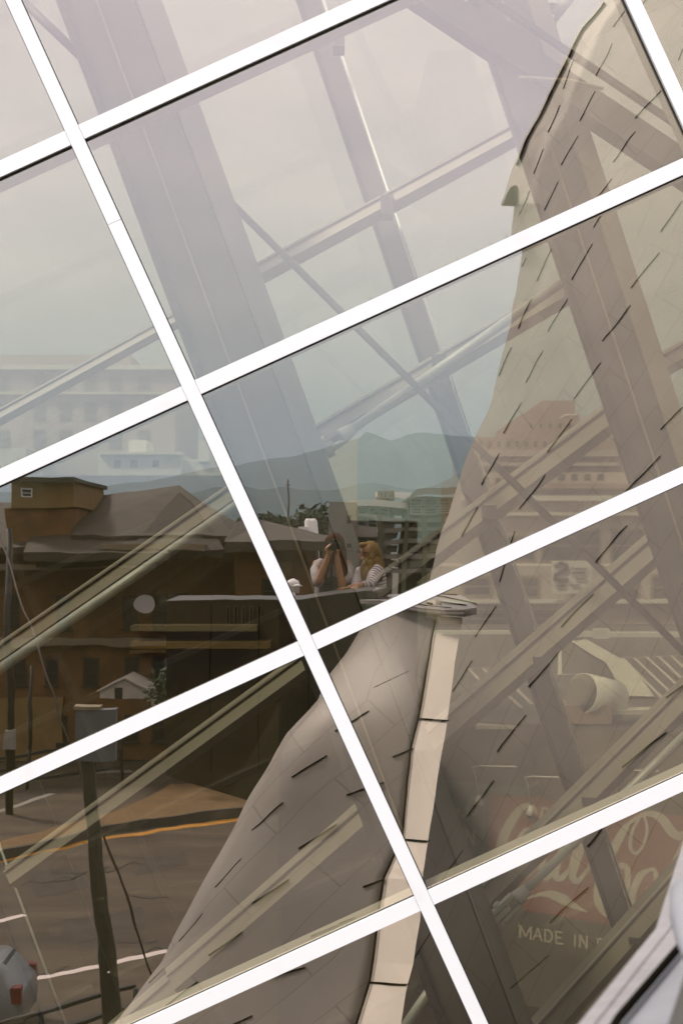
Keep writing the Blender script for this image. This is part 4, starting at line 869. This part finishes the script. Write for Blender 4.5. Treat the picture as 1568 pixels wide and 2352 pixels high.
def block(name, label, cat, rects, m, Y, depth, wins=(), wm='win', bands=()):
    o = thing(name, label, cat, T((rects[0][0] + rects[0][2]) / 2, V0, Y) - Vector((0, 0, ZC))); 
    for k, r in enumerate(rects):
        bm = B_(); px_block(bm, T, *r, Y + k * 1.5, depth, 0, True); build('wall', bm, m, o)
    windows(o, T, wins, Y, wm, 'cornice', False)
    for k, (r, bmn) in enumerate(bands):
        bm = B_(); px_block(bm, T, *r, Y - .6 - .05 * k, .9); build('cornice', bm, bmn, o)
    return o
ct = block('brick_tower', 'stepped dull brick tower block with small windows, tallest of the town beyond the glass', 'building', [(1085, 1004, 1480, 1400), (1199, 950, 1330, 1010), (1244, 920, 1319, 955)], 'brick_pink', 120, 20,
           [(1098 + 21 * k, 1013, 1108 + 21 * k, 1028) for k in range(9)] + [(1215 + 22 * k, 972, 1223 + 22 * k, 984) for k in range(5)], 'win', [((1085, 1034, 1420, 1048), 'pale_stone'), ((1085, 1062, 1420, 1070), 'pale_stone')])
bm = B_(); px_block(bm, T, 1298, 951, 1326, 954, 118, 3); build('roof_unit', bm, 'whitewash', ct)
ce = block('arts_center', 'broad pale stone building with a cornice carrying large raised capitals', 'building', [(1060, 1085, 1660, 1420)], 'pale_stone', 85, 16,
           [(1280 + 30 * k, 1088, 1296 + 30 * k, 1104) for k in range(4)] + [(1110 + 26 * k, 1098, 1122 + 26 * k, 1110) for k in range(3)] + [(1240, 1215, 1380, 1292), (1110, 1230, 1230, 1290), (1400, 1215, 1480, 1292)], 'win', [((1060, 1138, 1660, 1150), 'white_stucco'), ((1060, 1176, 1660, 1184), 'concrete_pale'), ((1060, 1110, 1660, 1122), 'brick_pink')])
def letters3d(parent, txt, u, v, w, h, gap, Y, m, st):
    bm = B_()
    for pts, s in word(txt, u, v, w, h, gap, 1, 0, st, False):
        for p, q in zip(pts[:-1], pts[1:]):
            a, b2 = T(*p, Y), T(*q, Y)
            if (b2 - a).length > 1e-4: d = (b2 - a).normalized() * (s / F * Y * .3); beam(bm, a - d, b2 + d, s / F * Y, .12)
    return build('lettering', bm, m, parent)
letters3d(ce, 'CENTER IN THE SQUARE', 1310, 1152, 19, 22, 5, 83.6, 'brick_pink', 4.2)
lo = block('shop_building', 'lower grey street front with dark shop windows under a pale ledge', 'building', [(1010, 1300, 1700, 1520)], 'pale_stone', 70, 10,
           [(1060, 1322, 1130, 1372), (1148, 1300 + 22, 1240, 1376), (1398, 1318, 1470, 1380), (1492, 1318, 1560, 1380), (1050, 1402, 1180, 1440), (1200, 1402, 1300, 1440)], 'win', [((1010, 1378, 1700, 1386), 'white_stucco')])
sg = thing('wall_sign', 'square pale sign with a large dark curved letter on the shop front', 'sign', T(1312, 1372, 69))
bm = B_(); px_block(bm, T, 1267, 1288, 1358, 1364, 69, .15); build('sign_board', bm, 'white_stucco', sg)
bm = B_(); sp = [(1296, 1300), (1284, 1294), (1273, 1302), (1274, 1318), (1286, 1324), (1300, 1326), (1304, 1318)]
sp = [(1276, 1300), (1288, 1294), (1300, 1299), (1300, 1308), (1288, 1314), (1276, 1320), (1274, 1330), (1286, 1334), (1302, 1332)]
for p, q in zip(sp[:-1], sp[1:]): a, b2 = T(*p, 68.9), T(*q, 68.9); d = (b2 - a).normalized() * .07; beam(bm, a - d, b2 + d, .19, .05)
for x0, x1, y in ((1312, 1348, 1306), (1312, 1344, 1316), (1322, 1346, 1330), (1276, 1300, 1346), (1310, 1330, 1344)): beam(bm, T(x0, y, 68.9), T(x1, y, 68.9), .09, .05)
build('sign_figures', bm, 'sign_dark', sg)
# left: the pale office block and the low roofs before it
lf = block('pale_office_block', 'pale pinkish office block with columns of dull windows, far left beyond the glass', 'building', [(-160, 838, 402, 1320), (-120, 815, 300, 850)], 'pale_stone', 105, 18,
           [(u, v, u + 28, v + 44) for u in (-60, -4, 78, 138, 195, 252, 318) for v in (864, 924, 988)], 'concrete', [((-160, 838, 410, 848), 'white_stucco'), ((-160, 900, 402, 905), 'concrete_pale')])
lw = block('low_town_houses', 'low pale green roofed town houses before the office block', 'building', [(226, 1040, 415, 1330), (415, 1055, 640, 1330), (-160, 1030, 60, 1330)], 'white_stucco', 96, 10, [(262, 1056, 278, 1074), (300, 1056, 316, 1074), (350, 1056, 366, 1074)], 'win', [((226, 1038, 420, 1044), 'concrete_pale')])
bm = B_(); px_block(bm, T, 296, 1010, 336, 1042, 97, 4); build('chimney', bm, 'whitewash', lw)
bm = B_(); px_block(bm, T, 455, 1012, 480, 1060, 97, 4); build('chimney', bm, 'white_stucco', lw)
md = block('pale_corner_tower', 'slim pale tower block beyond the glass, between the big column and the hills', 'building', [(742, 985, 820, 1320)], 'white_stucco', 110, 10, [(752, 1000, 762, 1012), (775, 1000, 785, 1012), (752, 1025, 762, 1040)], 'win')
dk = block('old_brick_block', 'dark brown block with a tan stone ledge, low left beyond the glass', 'building', [(-260, 1092, 640, 1660), (640, 1196, 958, 1660)], 'brown_render', 28, 5, [(520 + 18 * k, 1392, 528 + 18 * k, 1436) for k in range(5)], 'win', [((300, 1437, 590, 1450), 'cornice'), ((300, 1474, 620, 1490), 'brick_tan'), ((640, 1196, 958, 1202), 'slate')])

# ------------------------------------------------------------------ the two women on the terrace
def body_mesh(name, parts, m, parent, voxel=.007, smooth=4):
    bm = B_()
    for kind, a, r in parts:
        if kind == 't': tube(bm, a, r, 14)
        else: ball(bm, a, r, 16)
        if kind == 't':
            rr = lambda q: max(q) if isinstance(q, tuple) else q
            rs = r if isinstance(r, list) else [r] * len(a)
            ball(bm, a[0], min(rs[0]) if isinstance(rs[0], tuple) else rs[0], 10); ball(bm, a[-1], min(rs[-1]) if isinstance(rs[-1], tuple) else rs[-1], 10)
    o = build(name, bm, m, parent, True)
    md_ = o.modifiers.new('remesh', 'REMESH'); md_.mode = 'VOXEL'; md_.voxel_size = voxel; md_.use_smooth_shade = True
    if smooth: sm = o.modifiers.new('smooth', 'SMOOTH'); sm.iterations = smooth; sm.factor = .5
    return o
def P3(u, v, Y): return RR(u, v, Y)
def fingers(parts, wrist, knuck, tip, side, spread, r=.0085, bend=.35, thumb=None):
    """palm from wrist to knuckles, four unequal bent fingers and a thumb from the side of the palm"""
    w, k, t_ = Vector(wrist), Vector(knuck), Vector(tip); s = Vector(side).normalized()
    n = (k - w).cross(s).normalized()
    for i in (-1.2, -.4, .4, 1.2): parts.append(('t', [w + s * i * .009, k + s * i * spread], [.013, .012]))
    for i, L in zip((-1.5, -.5, .5, 1.5), (.82, 1.0, .95, .74)):
        a = k + s * i * spread; d = (t_ - k) * L; m1 = a + d * .45 + n * bend * .012; m2 = a + d * .78 + n * bend * .004; parts.append(('t', [a, m1, m2, a + d - n * bend * .012], [r, r * .95, r * .88, r * .75]))
    th = Vector(thumb) if thumb else w.lerp(k, .6) + s * .05
    b0 = w.lerp(k, .3) + s * .018 * (1 if (th - w).dot(s) > 0 else -1); parts.append(('t', [b0, b0.lerp(th, .55) + n * .004, th], [.012, .010, .0085]))
# photographer: stands behind the lens, both hands at her camera
ph = thing('person', 'long haired woman in a white shirt holding a black camera up to her face', 'person', (-.02, -.20, 8.4), 'women on the terrace')
hd = Vector((.008, -.165, ZC - .005)); sh_l, sh_r = Vector((-.155, -.19, 9.815)), Vector((.125, -.21, 9.815))
el_l, wr_l = Vector((-.140, -.02, 9.665)), Vector((-.050, -.035, 9.905))
el_r, wr_r = Vector((.075, -.03, 9.60)), Vector((.030, -.045, 9.905))
parts = [('b', hd + Vector((0, 0, .02)), (.074, .092, .100)), ('b', hd + Vector((0, .02, -.065)), (.052, .068, .058)), ('t', [hd + Vector((0, -.012, -.07)), Vector((-.012, -.20, 9.80))], [.050, .056]),
         ('b', hd + Vector((0, .095, -.02)), (.013, .018, .024)), ('b', hd + Vector((.074, -.01, -.015)), (.012, .02, .03)), ('b', hd + Vector((-.074, -.01, -.015)), (.012, .02, .03)),
         ('b', hd + Vector((0, .082, -.066)), (.022, .010, .008)),
         ('t', [Vector((-.015, -.21, 9.80)), Vector((-.015, -.21, 9.62)), Vector((-.015, -.20, 9.42)), Vector((-.015, -.20, 9.28))], [(.08, .15), (.10, .155), (.09, .125), (.10, .165)]),
         ('t', [sh_l, el_l], [.048, .038]), ('t', [el_l, el_l.lerp(wr_l, .35), wr_l], [.038, .036, .024]), ('t', [sh_r, el_r], [.048, .038]), ('t', [el_r, el_r.lerp(wr_r, .35), wr_r], [.038, .036, .024]),
         ('t', [Vector((-.10, -.20, 9.26)), Vector((-.10, -.20, 8.86)), Vector((-.10, -.21, 8.48))], [.082, .058, .040]), ('t', [Vector((.07, -.20, 9.26)), Vector((.07, -.20, 8.86)), Vector((.07, -.21, 8.48))], [.082, .058, .040]),
         ('t', [Vector((-.10, -.23, 8.44)), Vector((-.10, -.09, 8.425))], [.035, .024]), ('t', [Vector((.07, -.23, 8.44)), Vector((.07, -.09, 8.425))], [.035, .024])]
fingers(parts, wr_l, Vector((-.066, -.030, 9.965)), Vector((-.020, -.026, 10.018)), (.25, .9, -.1), .010, bend=.8, thumb=(-.035, -.075, 9.955))
fingers(parts, wr_r, Vector((.048, -.040, 9.948)), Vector((.012, -.020, 9.945)), (.1, .9, .2), .010, bend=.8, thumb=(.062, -.075, 9.975))
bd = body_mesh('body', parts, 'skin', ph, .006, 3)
for s in (-1, 1):
    bm = B_(); ball(bm, hd + Vector((s * .03, .080, .012)), (.013, .009, .009)); build('eye', bm, 'black_plastic', ph, True)
parts = [('t', [Vector((-.014, -.21, 9.825)), Vector((-.014, -.21, 9.74)), Vector((-.014, -.205, 9.60)), Vector((-.014, -.20, 9.40)), Vector((-.014, -.20, 9.20))], [(.07, .115), (.106, .178), (.116, .172), (.112, .16), (.12, .19)]),
         ('t', [sh_l + Vector((.03, 0, .006)), sh_l + Vector((-.012, .04, -.05)), sh_l.lerp(el_l, .62) + Vector((-.012, 0, -.01)), sh_l.lerp(el_l, .9) + Vector((-.006, -.01, -.02))], [.054, .056, .055, .054]),
         ('t', [sh_r + Vector((-.03, 0, .006)), sh_r + Vector((.016, .03, -.05)), sh_r.lerp(el_r, .45) + Vector((.024, 0, 0)), sh_r.lerp(el_r, .62) + Vector((.03, -.01, -.01))], [.054, .056, .058, .058])]
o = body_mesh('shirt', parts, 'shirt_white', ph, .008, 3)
parts = [('t', [Vector((-.014, -.198, 9.645)), Vector((-.014, -.195, 9.50)), Vector((-.014, -.19, 9.36)), Vector((-.014, -.19, 9.16))], [(.122, .150), (.126, .158), (.126, .176), (.135, .21)])]
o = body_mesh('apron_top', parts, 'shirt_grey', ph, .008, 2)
parts = [('t', [Vector((-.10, -.20, 9.28)), Vector((-.10, -.20, 8.86)), Vector((-.10, -.21, 8.49))], [.098, .070, .054]), ('t', [Vector((.07, -.20, 9.28)), Vector((.07, -.20, 8.86)), Vector((.07, -.21, 8.49))], [.098, .070, .054]), ('b', (-.015, -.2, 9.27), (.18, .115, .10))]
body_mesh('trousers', parts, 'denim', ph, .009, 2)
parts = [('b', hd + Vector((0, -.004, .034)), (.088, .098, .096)), ('t', [hd + Vector((.055, -.02, .06)), hd + Vector((.078, .0, -.04)), Vector((.085, -.10, 9.86)), Vector((.090, -.085, 9.74)), Vector((.075, -.085, 9.655))], [.035, .032, .036, .038, .015]),
         ('t', [hd + Vector((-.055, -.02, .06)), hd + Vector((-.078, .0, -.04)), Vector((-.070, -.12, 9.87)), Vector((-.070, -.12, 9.80)), Vector((-.062, -.12, 9.74))], [.034, .030, .030, .026, .012]),
         ('t', [hd + Vector((0, -.07, 0)), Vector((.02, -.30, 9.80)), Vector((.02, -.31, 9.60))], [.07, .075, .03])]
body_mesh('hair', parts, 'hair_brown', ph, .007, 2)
bm = B_(); box(bm, (-.062, -.085, 9.955), (.066, -.040, 10.030)); box(bm, (-.026, -.085, 10.030), (.026, -.045, 10.056)); c_ = build('camera_body', bm, 'black_plastic'); c_.name = 'photo_camera'; mod = c_.modifiers.new('bevel', 'BEVEL'); mod.width = .008; mod.segments = 2
tag(c_, 'black camera held up before the face of the photographer', 'camera')
bm = B_(); tube(bm, [(0, -.042, 9.992), (0, -.020, 9.992), (0, -.012, 9.992)], [.034, .036, .037], 20); ln = build('lens', bm, 'black_plastic', c_, True)
bm = B_(); tube(bm, [(0, -.0125, 9.992), (0, -.0110, 9.992)], .029, 20); build('lens_glass', bm, 'lens_glass', ln)
bm = B_()
sp = [(-.06, -.06, 9.97), (-.050, -.045, 9.90), (-.062, -.040, 9.80), (-.078, -.045, 9.70), (-.070, -.05, 9.638), (-.045, -.05, 9.632), (-.030, -.05, 9.68), (-.020, -.06, 9.80), (.0, -.07, 9.93)]
for a, b2 in zip(sp[:-1], sp[1:]): beam(bm, a, b2, .022, .004)
build('strap', bm, 'black_plastic', c_)

# friend: seen from her left front, leaning on the parapet in a striped jersey
fr = thing('person', 'blonde woman in glasses and a striped jersey leaning one arm on the parapet', 'person', (.36, -.1, 8.4), 'women on the terrace')
fh = Vector((.318, -.145, 9.925)); q = Matrix.Rotation(R_(58), 3, 'Z')      # faces the picture's left
def fp(x, y, z): return fh + q @ Vector((x, y, z))
sA, eA, wA = Vector((.385, -.07, 9.765)), Vector((.325, .10, 9.640)), Vector((.150, .165, 9.612))
sB, eB = Vector((.245, -.20, 9.745)), Vector((.20, .02, 9.62))
parts = [('b', fp(0, -.005, .018), (.078, .088, .100)), ('b', fp(0, .022, -.062), (.048, .062, .052)), ('t', [fp(0, -.02, -.07), Vector((.335, -.19, 9.755))], [.046, .054]), ('b', fp(0, .096, -.012), (.011, .016, .018)), ('b', fp(0, .078, -.055), (.02, .010, .007)), ('b', fp(.074, -.012, -.01), (.012, .018, .028)), ('b', fp(-.074, -.012, -.01), (.012, .018, .028)),
         ('t', [Vector((.335, -.19, 9.75)), Vector((.345, -.22, 9.58)), Vector((.36, -.27, 9.40)), Vector((.37, -.30, 9.26))], [(.08, .13), (.10, .14), (.09, .12), (.10, .155)]),
         ('t', [sA, eA], [.044, .036]), ('t', [eA, eA.lerp(wA, .35), wA], [.037, .034, .023]), ('t', [sB, eB], [.044, .036]), ('t', [eB, Vector((.20, .17, 9.62))], [.034, .023]),
         ('t', [Vector((.30, -.30, 9.24)), Vector((.30, -.28, 8.86)), Vector((.30, -.32, 8.48))], [.08, .056, .04]), ('t', [Vector((.44, -.30, 9.24)), Vector((.44, -.28, 8.86)), Vector((.44, -.34, 8.48))], [.08, .056, .04]),
         ('t', [Vector((.30, -.34, 8.44)), Vector((.29, -.20, 8.425))], [.035, .024]), ('t', [Vector((.44, -.36, 8.44)), Vector((.43, -.22, 8.425))], [.035, .024])]
fingers(parts, wA, Vector((.085, .185, 9.603)), Vector((.025, .20, 9.590)), (0, 1, 0), .010, bend=.5, thumb=(.095, .135, 9.592))
fingers(parts, Vector((.20, .17, 9.62)), Vector((.195, .235, 9.606)), Vector((.19, .30, 9.592)), (1, 0, 0), .010, bend=.5, thumb=(.15, .21, 9.592))
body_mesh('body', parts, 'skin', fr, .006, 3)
for s in (-1, 1): bm = B_(); ball(bm, fp(s * .031, .078, .014), (.012, .010, .008)); build('eye', bm, 'black_plastic', fr, True)
bm = B_()
for s in (-1, 1):
    pts = [fp(s * .034 + .026 * math.cos(a * math.pi / 6), .098, .010 + .021 * math.sin(a * math.pi / 6)) for a in range(13)]; tube(bm, pts, .0028, 6); tube(bm, [fp(s * .060, .096, .014), fp(s * .080, -.01, .012)], .0025, 6)
tube(bm, [fp(-.008, .100, .012), fp(.008, .100, .012)], .0025, 6); build('glasses', bm, 'bark', fr)
def sleeve(pts, rad, name, parent, sc=34):
    bm = B_(); tube(bm, pts, rad, 18, uvscale=sc); return build(name, bm, 'stripes', parent, True)
sleeve([sA + Vector((-.02, -.03, .018)), sA + Vector((.012, .02, -.005)), sA.lerp(eA, .35) + Vector((.006, .008, 0)), sA.lerp(eA, .7) + Vector((.004, .01, 0)), eA + Vector((.008, .006, -.002)), eA.lerp(wA, .16) + Vector((0, 0, 0)), eA.lerp(wA, .32)], [.050, .060, .056, .052, .050, .046, .042], 'sleeve', fr)
sleeve([sB + Vector((.03, -.02, .01)), sB, sB.lerp(eB, .5), eB, eB + Vector((0, .05, 0))], [.05, .056, .05, .046, .04], 'sleeve', fr)
sleeve([Vector((.325, -.185, 9.815)), Vector((.33, -.19, 9.78)), Vector((.338, -.20, 9.68)), Vector((.348, -.23, 9.52)), Vector((.36, -.27, 9.36)), Vector((.37, -.30, 9.22))], [(.05, .06), (.095, .135), (.115, .15), (.11, .145), (.105, .14), (.12, .17)], 'jersey', fr)
parts = [('t', [Vector((.30, -.30, 9.26)), Vector((.30, -.28, 8.86)), Vector((.30, -.32, 8.49))], [.095, .068, .053]), ('t', [Vector((.44, -.30, 9.26)), Vector((.44, -.28, 8.86)), Vector((.44, -.34, 8.49))], [.095, .068, .053]), ('b', (.37, -.30, 9.25), (.165, .115, .10))]
body_mesh('trousers', parts, 'denim', fr, .009, 2)
parts = [('b', fp(.0, -.026, .030), (.088, .092, .098)), ('b', fp(0, .04, .085), (.06, .04, .03)), ('t', [fp(-.06, -.02, .05), fp(-.085, -.01, -.04), Vector((.40, -.10, 9.84)), Vector((.425, -.10, 9.74)), Vector((.43, -.12, 9.68))], [.04, .042, .05, .045, .015]),
         ('t', [fp(-.05, .02, .06), fp(-.080, .035, -.03), Vector((.345, -.055, 9.82)), Vector((.325, -.035, 9.72)), Vector((.31, -.02, 9.62))], [.035, .036, .045, .045, .018]),
         ('t', [fp(.05, .0, .05), fp(.082, .02, -.04), Vector((.27, -.09, 9.80)), Vector((.275, -.06, 9.70)), Vector((.28, -.05, 9.63))], [.032, .030, .034, .03, .012]), ('t', [fp(0, -.08, .0), Vector((.40, -.24, 9.80)), Vector((.41, -.25, 9.62))], [.07, .08, .03])]
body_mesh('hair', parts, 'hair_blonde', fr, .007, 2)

# ------------------------------------------------------------------ the hazy valley air
hz = bpy.data.materials.new('valley_haze'); hz.use_nodes = True; t = hz.node_tree; t.nodes.clear()
o_ = t.nodes.new('ShaderNodeOutputMaterial'); pv = t.nodes.new('ShaderNodeVolumePrincipled')
pv.inputs['Color'].default_value = (.54, .70, .81, 1); pv.inputs['Density'].default_value = 6.5e-5; pv.inputs['Anisotropy'].default_value = 0.0
t.links.new(pv.outputs[0], o_.inputs['Volume']); M['haze'] = hz
bm = B_(); box(bm, (-31000, -31000, -70), (31000, 31000, 1400)); tag(build('haze', bm, 'haze'), None, None, None, 'stuff')
